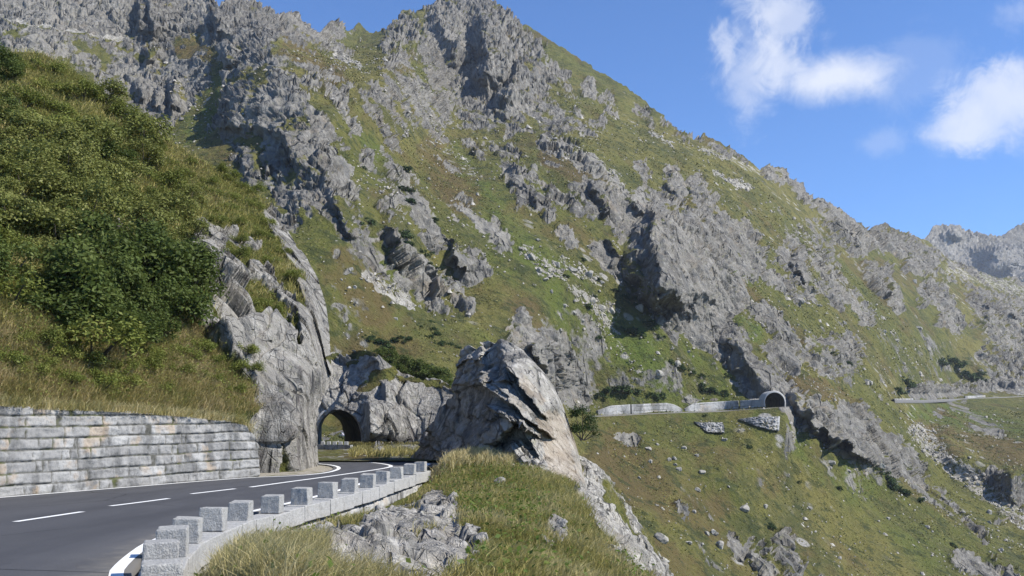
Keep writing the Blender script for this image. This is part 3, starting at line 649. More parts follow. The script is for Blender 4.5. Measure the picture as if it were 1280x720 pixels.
# ------------------------------------------------------------------ bank below the road and the knoll
def W(px, py, d): return tuple(at(px, py, d))
_st = [(203, 701.5, 10.6), (201, 678, 12.5), (217, 659, 14.5), (235, 646, 16.4), (267, 635, 18.3), (301, 625.5, 20.4), (341, 618, 22.5), (378, 610, 24.7), (410, 603.5, 26.9), (437, 598, 29.1), (460, 593, 31.3), (478, 588, 33.5), (496, 583.5, 35.6), (512, 579.5, 37.7), (526, 576.5, 39.7)]
_sp = [at(a, b, d) for a, b, d in _st]
PARA = np.array([(-.9, 5.4), (-2.2, 8.0)] + [(q[0], q[1]) for q in _sp])
STONE_TOP = {i: float(_sp[max(0, i - 2)][2]) for i in range(17)}
para_top = lambda y: np.interp(y, PARA[:, 1], [STONE_TOP[i] - .39 for i in range(17)])
def build_bank():
    pts = [W(230, 718, 9), W(350, 714, 9.3), W(430, 745, 9.8), W(480, 760, 10.5), W(560, 750, 11.5), W(250, 735, 8), W(400, 680, 15), W(300, 690, 14), W(500, 690, 13.5), W(560, 715, 12.5), W(450, 664, 19), W(540, 630, 26), W(590, 700, 14), W(600, 690, 15.5), W(440, 655, 27), W(400, 660, 23.5), W(480, 640, 32), W(520, 615, 36), W(350, 672, 19),
           W(540, 596, 39), W(560, 576, 41), W(600, 570, 41), W(640, 578, 41), W(640, 620, 31), W(700, 655, 26), W(640, 700, 17.5), W(740, 705, 19), W(720, 720, 17), W(790, 705, 23), W(820, 728, 22), W(760, 662, 27.5), W(722, 612, 37), W(745, 640, 31.5), W(700, 600, 40), W(580, 620, 32), W(560, 660, 20),
           (2.5, 14, -1.5), (4.5, 10, -1.6), (0, 6, .15), (-1.5, 9, .1), (3, 5, -.1), (6, 5, -1.5), (0, 2, 0.05), (8, 20, -9), (8, 30, -9), (8, 40, -9.), (5.2, 26, -4.5), (5.6, 34, -4.0), (5.6, 42, -4.0), (10, 12, -8), (6, 15, -4.2), (4, 46, 0), (-4, 46, .35), (-3, 52, .35), (6, 52, -4), (10, 52, -10), (10, 30, -13), (14, 40, -18), (14, 20, -16), (14, 10, -12), (-6.5, 12, -.1), (-7, 20, -.3), (-7, 30, -.3), (-6, 40, .2)]
    f = rbf([(x, y, z + 50) for x, y, z in pts], logd=False, sc=(20., 20.))
    xs = np.arange(-6.6, 14.01, .065); ys = np.concatenate([np.arange(3.0, 20, .075), np.arange(20, 55, .12)])
    X, Y = np.meshgrid(xs, ys); Z = f(X, Y) - 50
    xp = np.interp(Y, PARA[:, 1], PARA[:, 0], left=-1.3, right=-3.55)
    lowz = np.interp(Y, [3, 9, 13, 20, 30, 38, 40, 46], [-.15, -.15, -.35, -.68, -.82, -.40, -.1, .3])
    fo = np.interp(Y, [3, 11, 13], [.05, .1, .3])
    k = 1 - sm(fo, fo + .8, X - xp); Z = Z * (1 - k) + np.minimum(Z, lowz - .0) * k
    Z = np.where(X < xp + .1, np.minimum(Z, lowz - .06), Z)
    # photo position of each point, to say where rock shows
    d = Y; rz = (Z - EYE[2]) / d; rx = X / d
    dv = FPX * (rz * CPT - SPT) / (CPT + rz * SPT); py = 360 - dv; px = 640 + rx * (FPX * CPT - dv * SPT)
    wx = 7 * fbm(X * 1.4, Y * .7, o=4, s=431); wy = 7 * fbm(X * 1.4, Y * .7, o=4, s=432)
    rs = strokes(px + wx, py + wy, [(430, 690, 500, 665, 26, 1.1), (480, 660, 560, 640, 18, 1.1), (520, 700, 575, 690, 26, 1.1), (545, 630, 560, 660, 18, 1.1), (470, 700, 540, 715, 20, 1.), (690, 660, 704, 668, 9, .7), (680, 676, 690, 682, 6, .6), (770, 690, 775, 685, 7, .8), (725, 610, 760, 660, 8, .9), (745, 640, 800, 715, 10, .95), (760, 640, 830, 730, 13, 1.1), (735, 580, 745, 620, 12, .9), (720, 545, 735, 590, 10, .8), (400, 668, 430, 672, 10, .7)])
    out = sm(2.5, 3.6, X - .015 * (Y - 22)) * sm(5, 16, Y)
    rs = np.maximum(rs, out * (.60 + .75 * fbm(X / 1.3, Y / 3.2, o=4, s=440)))
    rk = sm(.3, .6, rs); P = np.stack([X, Y, Z], -1)
    N = normals_of(P); N[N[..., 2] < 0] *= -1
    h = crag(P, N, rk, (1.15, .48, .2), (.27, .14, .06), (461, 462, 463), np.radians(50), 1.25, .05, .3) + (1 - rk) * .10 * fbm(X / .8, Y / .8, o=4, s=471) + rk * .05
    h = h * sm(.2, .9, X - xp)
    P = P + N * h[..., None]
    n1 = fbm(X / 2.5, Y / 4, o=4, s=477)
    o = mesh_np('roadside_bank', P, grid_faces(*X.shape), terrain_mat('bank_turf', .42, .38, .0, 1.40, gb=.5, near=.5), attrs=dict(rock=rs.ravel(), pale=(0 * X).ravel(), lush=np.clip(.5 + n1, 0, 1).ravel(), tint=(n1 * .5).ravel()))
    tag(o, 'grassy bank and knoll with bare rock below the parapet', 'ground', kind='structure')
    return dict(P=P, rock=rs, px=px, py=py, N=N, xp=xp)
BK = build_bank()

# ------------------------------------------------------------------ road
EDGE_R = np.array([(.2, 2.), (-.8, 5.), (-2.2, 8.), (-3.35, 10.)] + [tuple(on_road(a, b)[:2]) for a, b in ((140, 719), (158, 700), (177, 685))] + [(PARA[i][0] - .58, PARA[i][1]) for i in range(5, 17)] + [ (-3.75, 43), (-3.8, 47), (-4.6, 51.), (-6.1, 54.7), (-8.8, 59.5), (-12.4, 65), (-18, 71), (-26, 77)])
l_pts = [(-8, 622.6), (80, 615.4), (160, 609), (240, 602.4), (322, 596.2), (360, 595.6), (398, 592.6), (414, 590), (424, 586.4), (423, 583.4), (412, 581), (399, 580)]
EDGE_L = np.array([(-30, 2.), (-23, 9.), (-18.6, 17.), (-15.9, 22.3)] + [tuple(on_road(a, b)[:2]) for a, b in l_pts] + [(-12.8, 58.), (-20, 66), (-27, 71)])
def resample(P, n):
    P = np.asarray(P, float); s = np.concatenate([[0], np.cumsum(np.hypot(*np.diff(P[:, :2], axis=0).T))])
    q = np.linspace(0, s[-1], n); k = len(P)
    out = np.stack([np.interp(q, s, P[:, i]) for i in range(P.shape[1])], 1)
    for _ in range(max(1, n // k // 3)):
        out[1:-1] = .25 * out[:-2] + .5 * out[1:-1] + .25 * out[2:]
    return out
def strip(name, path, w, dz, mat, n=None, lab=None, cat='road marking', kind='structure'):
    L = np.hypot(*np.diff(np.asarray(path)[:, :2], axis=0).T).sum()
    p = resample(path, n or max(6, int(L / .35))); t = np.gradient(p[:, :2], axis=0); t /= np.linalg.norm(t, axis=1)[:, None]
    nn = np.stack([-t[:, 1], t[:, 0]], 1) * w / 2
    a = np.stack([p[:, 0] - nn[:, 0], p[:, 1] - nn[:, 1]], 1); b = np.stack([p[:, 0] + nn[:, 0], p[:, 1] + nn[:, 1]], 1)
    V = np.stack([np.concatenate([a, zroad(a[:, 1])[:, None] + dz], 1), np.concatenate([b, zroad(b[:, 1])[:, None] + dz], 1)])
    o = mesh_np(name, V, grid_faces(*V.shape[:2]), mat, smooth=False)
    tag(o, lab, cat, kind=kind); return o

def asphalt():
    t = NT('asphalt'); p = t.pos(); ps = t.pos(scale=(1, .16, 1), rot=(0, 0, math.radians(-12)))
    a = t.noise(p, 45, 3, .7); b = t.noise(ps, 1.3, 5, .6); c = t.noise(p, .5, 4, .5)
    col = t.mix(t.ramp(a, .35, .65), (.046, .046, .050), (.080, .080, .084))
    col = t.mix(t.math('MULTIPLY', t.ramp(b, .45, .62), .4), col, (.038, .038, .042))
    col = t.mix(t.math('MULTIPLY', t.ramp(c, .5, .7), .4), col, (.078, .078, .080))
    lat = t.attr('lat'); edge = t.noise(p, 2.2, 5, .65)
    for c0 in (.17, .37, .63, .83):
        k = t.ramp(t.math('ABSOLUTE', t.math('SUBTRACT', lat, c0)), .07, .0)
        col = t.mix(t.math('MULTIPLY', k, t.math('MULTIPLY', edge, .55)), col, (.034, .034, .037))
    dust = t.ramp(t.math('ADD', t.math('ABSOLUTE', t.math('SUBTRACT', lat, .5)), t.math('MULTIPLY', t.math('SUBTRACT', edge, .5), .09)), .455, .505)
    col = t.mix(t.math('MULTIPLY', dust, .6), col, (.16, .15, .13))
    cr = t.n('ShaderNodeTexVoronoi', {'Vector': t.n('ShaderNodeMix', {0: .12, 4: p, 5: t.noise(p, 1.4, 4, .6, 0., 'Color')}, data_type='VECTOR').outputs[1], 'Scale': .22, 'Randomness': 1.}, feature='DISTANCE_TO_EDGE').outputs[0]
    col = t.mix(t.math('MULTIPLY', t.ramp(cr, .006, .002), t.ramp(t.noise(p, .25, 2, .5), .5, .56)), col, (.018, .018, .019))
    gr = t.n('ShaderNodeTexVoronoi', {'Vector': p, 'Scale': 5.}).outputs[0]
    col = t.mix(t.math('MULTIPLY', t.ramp(gr, .10, .05), t.ramp(edge, .56, .62)), col, (.24, .23, .21))
    t.pbr(col, .72, t.bump(a, .006), .35); return t.m
def paint():
    t = NT('road_paint'); p = t.pos(); a = t.noise(p, 30, 4, .7); b = t.noise(p, 3, 5, .6)
    col = t.mix(t.ramp(a, .62, .74), (.74, .74, .72), (.42, .42, .41)); col = t.mix(t.math('MULTIPLY', t.ramp(b, .5, .75), .4), col, (.5, .5, .48))
    t.pbr(col, .7, None, .3); return t.m
PAINT = paint()
def build_road():
    R = resample(EDGE_R + np.array([.18, 0]), 190); Lp = resample(EDGE_L + np.array([-.22, 0]), 190)
    t = np.linspace(0, 1, 14)[None, :, None]
    G = Lp[:, None] * (1 - t) + R[:, None] * t
    Z = zroad(G[..., 1])
    V = np.concatenate([G, Z[..., None]], -1)
    skirt = V[:, -1:].copy(); skirt[..., 2] -= .22; V = np.concatenate([V, skirt], 1)
    lat = np.broadcast_to(np.concatenate([np.linspace(0, 1, 14), [1.]])[None], V.shape[:2])
    o = mesh_np('road', V, grid_faces(*V.shape[:2]), asphalt(), smooth=False, attrs=dict(lat=lat.ravel())); tag(o, 'dark grey asphalt mountain road bending left round the cliff', 'road', kind='structure')
    for a, b in (((-70, 664.5), (-40, 660.3)), ((19, 652.3), (103, 639.8)), ((138, 632.6), (211, 623.2)), ((239, 617.4), (294, 611))):
        pa, pb = on_road(*a), on_road(*b)
        strip('lane_marking', np.array([pa[:2], pb[:2]]), .15, .005, PAINT, 8, 'white dash of the broken centre line')
    mid = [on_road(*q)[:2] for q in ((313, 609), (360, 602.5), (400, 597.2), (440, 591.6), (470, 587.2), (484, 584.8), (490, 583), (487, 581.4), (476, 579.4), (440, 575.6), (400, 572.6))] + [(-15, 61), (-22, 68)]
    strip('lane_marking', np.array(mid), .16, .005, PAINT, 90, 'white solid centre line through the bend')
    strip('lane_marking', EDGE_R, .17, .005, PAINT, 160, 'white edge line along the parapet side')
    strip('lane_marking', EDGE_L, .15, .005, PAINT, 160, 'white edge line along the retaining wall and cliff side')
    # ground beside the road
    t = NT('verge_gravel'); p = t.pos(); a = t.noise(p, 14, 5, .7); b = t.noise(p, 1.2, 5, .6)
    col = t.mix(t.ramp(a, .35, .65), (.20, .175, .135), (.36, .33, .27)); col = t.mix(t.ramp(b, .5, .65), col, (.12, .115, .045)); t.pbr(col, .95, t.bump(a, .03), .2)
    ys = np.linspace(0, 135, 220); xr = np.interp(ys, EDGE_R[:, 1], EDGE_R[:, 0]); xr = np.where(ys > 44, np.interp(ys, [44, 47, 135], [-3.8, -1., 4.]), xr)
    u = np.linspace(0, 1, 60)[None]; X = -70 + (xr[:, None] + 70) * u; Y = np.broadcast_to(ys[:, None], X.shape)
    Z = zroad(Y) - .035 + .012 * fbm(X * .7, Y * .7, o=3)
    o = mesh_np('verge', np.stack([X, Y, Z], -1), grid_faces(*X.shape), t.m); tag(o, 'gravelly verge beside the road', 'ground', kind='structure')
build_road()
# ------------------------------------------------------------------ masonry
def masonry_mat(name, light=1., warm=.0, u=1.):
    t = NT(name); p = t.pos(); k = t.attr('blk'); j = t.attr('joint')
    a = t.noise(p, 9 / u, 6, .68); b = t.noise(t.pos(scale=(1, 1, .35)), 1.6 / u, 6, .62); c = t.noise(p, 30 / u, 4, .7); w = t.noise(p, .8 / u, 4, .6)
    col = t.mix(k, (.27 * light, .265 * light, .255 * light), (.42 * light, .415 * light, .40 * light))
    col = t.mix(t.math('MULTIPLY', t.ramp(a, .46, .66), .6), col, (.20 * light, .20 * light, .195 * light))
    col = t.mix(t.math('MULTIPLY', t.ramp(b, .46, .64), .8), col, (.11, .11, .108))
    col = t.mix(t.math('MULTIPLY', t.ramp(c, .6, .72), .6), col, (.50, .49, .46))
    col = t.mix(t.math('MULTIPLY', t.ramp(t.math('ADD', w, t.math('MULTIPLY', k, .18)), .64, .76), .5 + warm), col, (.34, .245, .15))
    col = t.mix(t.math('MULTIPLY', j, .85), col, (.06, .058, .045))
    col = t.mix(t.math('MULTIPLY', t.math('MULTIPLY', j, t.ramp(w, .52, .6)), .8), col, (.07, .08, .02))
    t.pbr(col, .92, t.bump(t.math('ADD', a, t.math('MULTIPLY', c, .4)), .035 * u), .2); return t.m

def masonry_wall(name, path, zb, zt, course, blk, thick, mat, res=.05, relief=.05, seed=1, ragged=0., batter=.06, back=True, parent=None, vert=False, topgrow=None, roughness=.03):
    """stone wall along a path: the front is one surface of courses of blocks with deep joints; it has a top and a back"""
    L = np.hypot(*np.diff(np.asarray(path)[:, :2], axis=0).T).sum(); n = int(L / res)
    P = resample(path, n); s = np.concatenate([[0], np.cumsum(np.hypot(*np.diff(P[:, :2], axis=0).T))])
    tng = np.gradient(P[:, :2], axis=0); tng /= np.linalg.norm(tng, axis=1)[:, None]; nrm = np.stack([tng[:, 1], -tng[:, 0]], 1)
    zb_ = zb(P) if callable(zb) else np.full(n, zb); zt_ = zt(P) if callable(zt) else np.full(n, zt)
    H = (zt_ - zb_).max(); m = int(H / (res * .8)) + 2
    t = np.linspace(0, 1, m)
    S = np.broadcast_to(s[:, None], (n, m)); Z = zb_[:, None] + (zt_ - zb_)[:, None] * t[None]
    hz = (Z - zb_[:, None]); Sw = S + .06 * fbm(S * .9, hz * .9, o=2, s=seed); Hw = hz + .035 * fbm(S * .5, hz * .8, o=3, s=seed + 3) + .02 * np.sin(S * .35)
    ci = np.floor(Hw / course).astype(int); fz = Hw / course - ci
    jz = np.minimum(fz, 1 - fz) * course
    # blocks of uneven length in each course; now and then one stands two courses high
    q = Sw / blk + _r(ci, ci * 0, ci * 0, seed) * 7.3; q = q + .32 * np.sin(q * 2.1 + ci * 1.7) + .2 * np.sin(q * 5.3 + ci * 2.9)
    bi = np.floor(q).astype(int); fx = q - bi; jx = np.minimum(fx, 1 - fx) * blk * .9
    r = _r(bi, ci, ci * 0, seed + 1)
    jd = np.minimum(jz, jx * 1.2 + .003)
    j = 1 - sm(.006, .034, jd + .014 * fbm(S * 7, hz * 7, o=2, s=seed + 6))
    off = (r - .5) * relief * .8 + relief * (-1.0 * (1 - sm(0, .05, jd))) + roughness * fbm(S * 3.2, hz * 3.2, o=4, s=seed + 5) - batter * hz
    rr = _r(bi, ci, ci * 0 + 3, seed + 2)
    V = np.stack([P[:, 0][:, None] + nrm[:, 0][:, None] * off, P[:, 1][:, None] + nrm[:, 1][:, None] * off, Z], -1)
    if ragged:
        top = zt_ - ragged * np.round(_r(np.floor(s / (blk * .8)).astype(int), np.zeros(n, int), np.zeros(n, int), seed + 9), 1) * (1)
        V[..., 2] = np.minimum(V[..., 2], top[:, None] + .02 * fbm(S * 4, hz * 0, o=2))
    cols = [V]; at_top = V[:, -1]
    bk = at_top.copy(); bk[:, :2] -= nrm * thick; cols.append((bk + at_top)[:, None] / 2); cols.append(bk[:, None])
    if back:
        lo_ = bk.copy(); lo_[:, 2] = zb_; cols.append(lo_[:, None])
    ex = len(cols) - 1 + (0)
    VV = np.concatenate(cols, 1)
    def ext(a): return np.concatenate([a] + [a[:, -1:] * 0 + .3] * ex, 1)
    F = grid_faces(*VV.shape[:2]); Vf = VV.reshape(-1, 3)
    A = dict(blk=ext(rr), joint=ext(j) * np.concatenate([np.ones(V.shape[:2]), np.zeros((n, ex))], 1))
    # close the two ends
    C = VV.shape[1]
    if back:
        capF = []
        for row in (0, n - 1):
            half = m - 1
            for q_ in range(half // 2):
                capF.append((row * C + q_, row * C + q_ + 1, row * C + q_ + 1, row * C + C - 1))
        e0 = [0 * C + i for i in range(C)]; e1 = [(n - 1) * C + i for i in range(C)]
    o = mesh_np(name, Vf, F, mat, smooth=False, attrs=dict(blk=A['blk'].ravel(), joint=A['joint'].ravel()), parent=parent)
    bm = bmesh.new(); bm.from_mesh(o.data); bm.verts.ensure_lookup_table()
    if back:
        for e in (e0, e1):
            try: bm.faces.new([bm.verts[i] for i in e])
            except ValueError: pass
    bm.to_mesh(o.data); bm.free()
    return o

WALL_M = masonry_mat('wall_stone', .84)
wl = [(-22.6, 9.6), (-18.9, 16.6), (-16.2, 22.0)] + [tuple(on_road(a, b)[:2] + np.array([-.28, .1])) for a, b in ((-8, 622.0), (60, 616.5), (130, 610.8), (200, 605), (270, 599.4), (312, 596.6), (334, 594.8))]
wl = resample(np.array(wl), 160)
def wall_top(P):
    # the top edge as it stands above the road
    d = P[:, 1]; px = 640 + P[:, 0] / d * FPX * 1.0
    py = np.interp(px, [-400, 0, 60, 160, 240, 300, 316, 326, 336], [470, 504, 509, 513, 519, 526, 530, 545, 566])
    z = 1.7 + ray(px, py)[1] * d
    return z
rw = masonry_wall('retaining_wall', wl, lambda P: zroad(P[:, 1]) - .06, wall_top, .325, .72, .8, WALL_M, res=.045, relief=.055, seed=3, ragged=.05, batter=.10, roughness=.06)
tag(rw, 'long grey granite block retaining wall along the inner side of the road', 'wall')

# parapet: rubble base, coping, square stones standing on it
PAR_M = masonry_mat('parapet_stone', 1.08, -.1, .8)
root = empty('parapet_wall', (-4.4, 30, 0)); tag(root, 'low granite parapet wall with a dressed coping on the outer side of the road', 'wall')
pp = resample(PARA[1:], 330); pp = np.concatenate([pp, pp[-1:] + np.array([[.12, .5]])])
Lp = np.concatenate([[0], np.cumsum(np.hypot(*np.diff(pp, axis=0).T))])
tn = np.gradient(pp, axis=0); tn /= np.linalg.norm(tn, axis=1)[:, None]; nr = np.stack([tn[:, 1], -tn[:, 0]], 1)   # towards the valley
loc0 = np.array(root.location)
base = masonry_wall('rubble_base', np.concatenate([pp + nr * .20], 1), lambda P: para_top(P[:, 1]) - 1.15, lambda P: para_top(P[:, 1]) - .36, .36, .55, .42, PAR_M, res=.05, relief=.07, seed=9, batter=.06, roughness=.05)
base.data.transform(Matrix.Translation(-Vector(loc0))); base.parent = root
GRAN = granite_mat('dressed_granite', (.37, .365, .345), 38.); GRAN2 = granite_mat('coping_granite', (.40, .395, .375), 30.)
def block(bm, c, t, n, lx, ly, z0, z1, j=.012, rng=random, z01=None):
    """a hewn block: box with bevelled, slightly irregular corners; t along, n across"""
    vs = []
    for sz, z in ((0, z0), (1, z1)):
        for a, b in ((-1, -1), (1, -1), (1, 1), (-1, 1)):
            q = Vector((c[0], c[1], z)) + Vector((t[0], t[1], 0)) * (a * lx / 2 + rng.uniform(-j, j)) + Vector((n[0], n[1], 0)) * (b * ly / 2 + rng.uniform(-j, j))
            q.z += rng.uniform(-j, j) * .6; vs.append(bm.verts.new(q))
    fs = [(3, 2, 1, 0), (4, 5, 6, 7), (0, 1, 5, 4), (1, 2, 6, 5), (2, 3, 7, 6), (3, 0, 4, 7)]
    F = [bm.faces.new([vs[i] for i in f]) for f in fs]
    return vs, F
def bevel(bm, w, seg=2):
    bmesh.ops.bevel(bm, geom=list(bm.edges), offset=w, segments=seg, affect='EDGES', profile=.6)
bm = bmesh.new(); s = .1
while s < Lp[-1] - .3:
    ln = random.uniform(.95, 1.25); ln = min(ln, Lp[-1] - s)
    q = s + ln / 2; c = [np.interp(q, Lp, pp[:, 0]), np.interp(q, Lp, pp[:, 1])]; i = int(np.searchsorted(Lp, q)); i = min(i, len(pp) - 1)
    z1 = float(para_top(c[1])) + random.uniform(-.012, .012)
    c2 = np.array(c) + nr[i] * random.uniform(-.01, .015)
    block(bm, c2, tn[i], nr[i], ln - .018, .52, z1 - .38, z1, .012); s += ln
bevel(bm, .018)
bmesh.ops.translate(bm, verts=list(bm.verts), vec=-Vector(loc0)); obj_bm('coping', bm, GRAN2, root)

def guard_stone(k):
    rng = random.Random(k); bm = bmesh.new()
    block(bm, (0, 0), (1, 0), (0, 1), .46 + rng.uniform(-.02, .02), .42 + rng.uniform(-.02, .02), 0, .42, .02, rng)
    bevel(bm, .022, 2)
    bmesh.ops.subdivide_edges(bm, edges=[e for e in bm.edges if e.calc_length() > .2], cuts=4, use_grid_fill=True)
    for v in bm.verts:
        n_ = v.co * 9 + Vector((k * 3.1, 0, 0)); d = float(fbm(n_.x, n_.y, n_.z, 3)) * .011
        v.co += Vector((v.co.x, v.co.y, 0)).normalized() * d + Vector((0, 0, d * .5 if v.co.z > .2 else 0))
    return bm
GP = [None] * 4
ordn = ['first', 'second', 'third', 'fourth', 'fifth', 'sixth', 'seventh', 'eighth', 'ninth', 'tenth', 'eleventh', 'twelfth', 'thirteenth', 'fourteenth', 'fifteenth', 'sixteenth', 'seventeenth', 'eighteenth', 'nineteenth', 'twentieth']
ORD = lambda i: ordn[i] if i < 20 else f'{i + 1}th'
for i in range(2, 17):
    x, y = PARA[i]; k = i % 4; j = int(np.argmin(np.hypot(*(pp - PARA[i]).T)))
    if GP[k] is None:
        o = obj_bm('guard_stone', guard_stone(k), GRAN, smooth=False); GP[k] = o
    else:
        o = GP[k].copy(); COL.objects.link(o)
    o.location = (x, y, float(para_top(y)) - .004); zs = .93; o.rotation_euler = (random.uniform(-.035, .035), random.uniform(-.035, .035), math.atan2(tn[j][1], tn[j][0]) + random.uniform(-.05, .05)); o.scale = (.94, .96, zs + random.uniform(-.06, .05))
    lab = {2: 'square granite guard stone at the near end of the parapet, lowest in the grass', 16: 'square granite guard stone at the far end of the parapet by the bend'}.get(i, f'square granite guard stone, {ORD(i - 2)} from the near end of the parapet')
    tag(o, lab, 'guard stone', 'square guard stones along the near parapet')

# ------------------------------------------------------------------ small parapet before the tunnel, and what shows through it
d2 = 88.
pts2 = np.array([at(384 + i * 6, 562, d2 - i * .15)[:2] for i in range(10)])
p2 = masonry_wall('parapet_wall', pts2, .2, .80, .6, .9, .4, PAR_M, res=.08, relief=.06, seed=19, batter=.0)
tag(p2, 'short light stone parapet wall in front of the near tunnel mouth', 'wall')
bmp = bmesh.new(); block(bmp, (0, 0), (1, 0), (0, 1), .34, .34, 0, .30, .015); bevel(bmp, .02, 1)
src = obj_bm('guard_stone', bmp, GRAN2)
for i in range(5):
    o = src if i == 0 else src.copy()
    if i: COL.objects.link(o)
    q = at(403 + 7.3 * i, 560, d2 - .45 - .2 * i); o.location = (q[0], q[1] + .2, .795)
    tag(o, f'{["leftmost", "second from left", "middle", "second from right", "rightmost"][i]} of five small guard stones below the tunnel mouth', 'guard stone', 'small guard stones below the tunnel mouth')

def car(loc, rz):
    r = empty('parked_car', loc, rz); tag(r, 'small white car seen through the near tunnel', 'car')
    W_ = plain('car_paint', (.75, .76, .78), .3, .6); G_ = plain('car_glass', (.015, .017, .02), .1, .6); B_ = plain('tyre_rubber', (.02, .02, .02), .8); Rm = plain('wheel_rim', (.45, .45, .46), .4, .5, .8); Rd = plain('tail_lamp', (.35, .02, .02), .3)
    prof = [(-2.0, .35), (-2.05, .7), (-1.95, .95), (-1.75, 1.02), (-1.35, 1.42), (-.2, 1.47), (.45, 1.38), (1.05, 1.0), (1.75, .88), (2.02, .65), (2.0, .35)]
    bm = bmesh.new(); a = [bm.verts.new((x, -.82 + (.14 if z > 1.1 else 0), z)) for x, z in prof]; b = [bm.verts.new((x, .82 - (.14 if z > 1.1 else 0), z)) for x, z in prof]
    bm.faces.new(a); bm.faces.new(b[::-1])
    for i in range(len(prof)): j = (i + 1) % len(prof); bm.faces.new((a[i], b[i], b[j], a[j]))
    bmesh.ops.bevel(bm, geom=list(bm.edges), offset=.05, segments=2, affect='EDGES'); obj_bm('body', bm, W_, r, True)
    for s_ in (-1, 1):
        bm = bmesh.new(); q = [(-1.28, 1.02), (-1.15, 1.32), (-.2, 1.37), (.38, 1.29), (.85, 1.0)]
        bm.faces.new([bm.verts.new((x, s_ * (.835 - .13 * (z - .95) / .45), z)) for x, z in q]); obj_bm('side_window', bm, G_, r)
    for x0, z0, x1, z1, nm in ((.5, 1.36, 1.02, 1.03, 'windscreen'), (-1.68, 1.06, -1.38, 1.38, 'rear_window')):
        bm = bmesh.new(); e = .02 if nm == 'windscreen' else -.02
        bm.faces.new([bm.verts.new(v) for v in ((x0 + e, -.62, z0 + .015), (x0 + e, .62, z0 + .015), (x1 + e, .68, z1 + .015), (x1 + e, -.68, z1 + .015))]); obj_bm(nm, bm, G_, r)
    for x in (-1.25, 1.28):
        for s_ in (-1, 1):
            bm = bmesh.new(); bmesh.ops.create_cone(bm, cap_ends=True, segments=20, radius1=.31, radius2=.31, depth=.2, matrix=Matrix.Translation((x, s_ * .76, .31)) @ Matrix.Rotation(math.pi / 2, 4, 'X')); w = obj_bm('wheel', bm, B_, r)
            bm = bmesh.new(); bmesh.ops.create_cone(bm, cap_ends=True, segments=16, radius1=.19, radius2=.17, depth=.03, matrix=Matrix.Translation((x, s_ * .875, .31)) @ Matrix.Rotation(math.pi / 2, 4, 'X')); obj_bm('rim', bm, Rm, w)
    for s_ in (-1, 1):
        bm = bmesh.new(); bmesh.ops.create_cube(bm, size=1, matrix=Matrix.Translation((-2.0, s_ * .66, .8)) @ Matrix.Diagonal((.08, .24, .14, 1))); obj_bm('tail_lamp', bm, Rd, r)
        bm = bmesh.new(); bmesh.ops.create_cube(bm, size=1, matrix=Matrix.Translation((1.93, s_ * .62, .72)) @ Matrix.Diagonal((.1, .28, .13, 1))); obj_bm('headlight', bm, plain('lamp_glass', (.6, .6, .6), .1, .6), r)
    return r

# ------------------------------------------------------------------ the road on the slope across the valley
FARC = masonry_mat('weathered_concrete', 1.15, -.2, 6.)
def m_wall(name, px0, px1, yb, yt, lab, group=None, thick=.8, pull=1.4, mat=None, course=1.2, blk=4., relief=.05):
    """wall standing on the mountain: pixel positions of foot and head along it"""
    n = 14; xs = np.linspace(px0, px1, n); P = []; ZB = []; ZT = []
    for x in xs:
        b_ = np.interp(x, *np.array(yb, float).T); t_ = np.interp(x, *np.array(yt, float).T)
        g = m_point(x, b_ - 3, MT); d = g[1] - pull
        P.append(at(x, b_, d)[:2]); ZB.append(at(x, b_, d)[2]); ZT.append(at(x, t_, d)[2])
    P = np.array(P); P[:, 1] = resample(P, n)[:, 1]; ZB = np.array(ZB); ZT = np.array(ZT); X0 = P[:, 0]
    # front faces the camera: path runs so that the normal points at -y
    f = lambda A: (lambda Q: np.interp(Q[:, 0], X0, A))
    o = masonry_wall(name, P, f(ZB - .5), f(ZT), course, blk, thick, mat or FARC, res=.22, relief=relief, seed=int(px0), batter=.02)
    tag(o, lab, 'wall', group); return o
G1 = 'retaining walls along the far road'
m_wall('retaining_wall', 748, 788, [(748, 519), (788, 516.5)], [(748, 513), (765, 507), (788, 505.5)], 'leftmost pale retaining wall of the far road, tapering down at its left end', G1)
m_wall('retaining_wall', 790, 853, [(790, 516.5), (853, 514)], [(790, 505.5), (835, 503.5), (845, 506), (853, 511)], 'second pale retaining wall of the far road, dropping to a gap at its right end', G1)
m_wall('retaining_wall', 857, 923, [(857, 514), (923, 511)], [(857, 511), (868, 504), (923, 500.5)], 'third and longest pale retaining wall of the far road, in the middle', G1)
m_wall('retaining_wall', 925, 953, [(925, 511), (953, 509)], [(925, 500.5), (953, 499)], 'short retaining wall of the far road beside the far tunnel mouth', G1)
RUB = masonry_mat('dry_stone', 1.25, -.2, 3.)
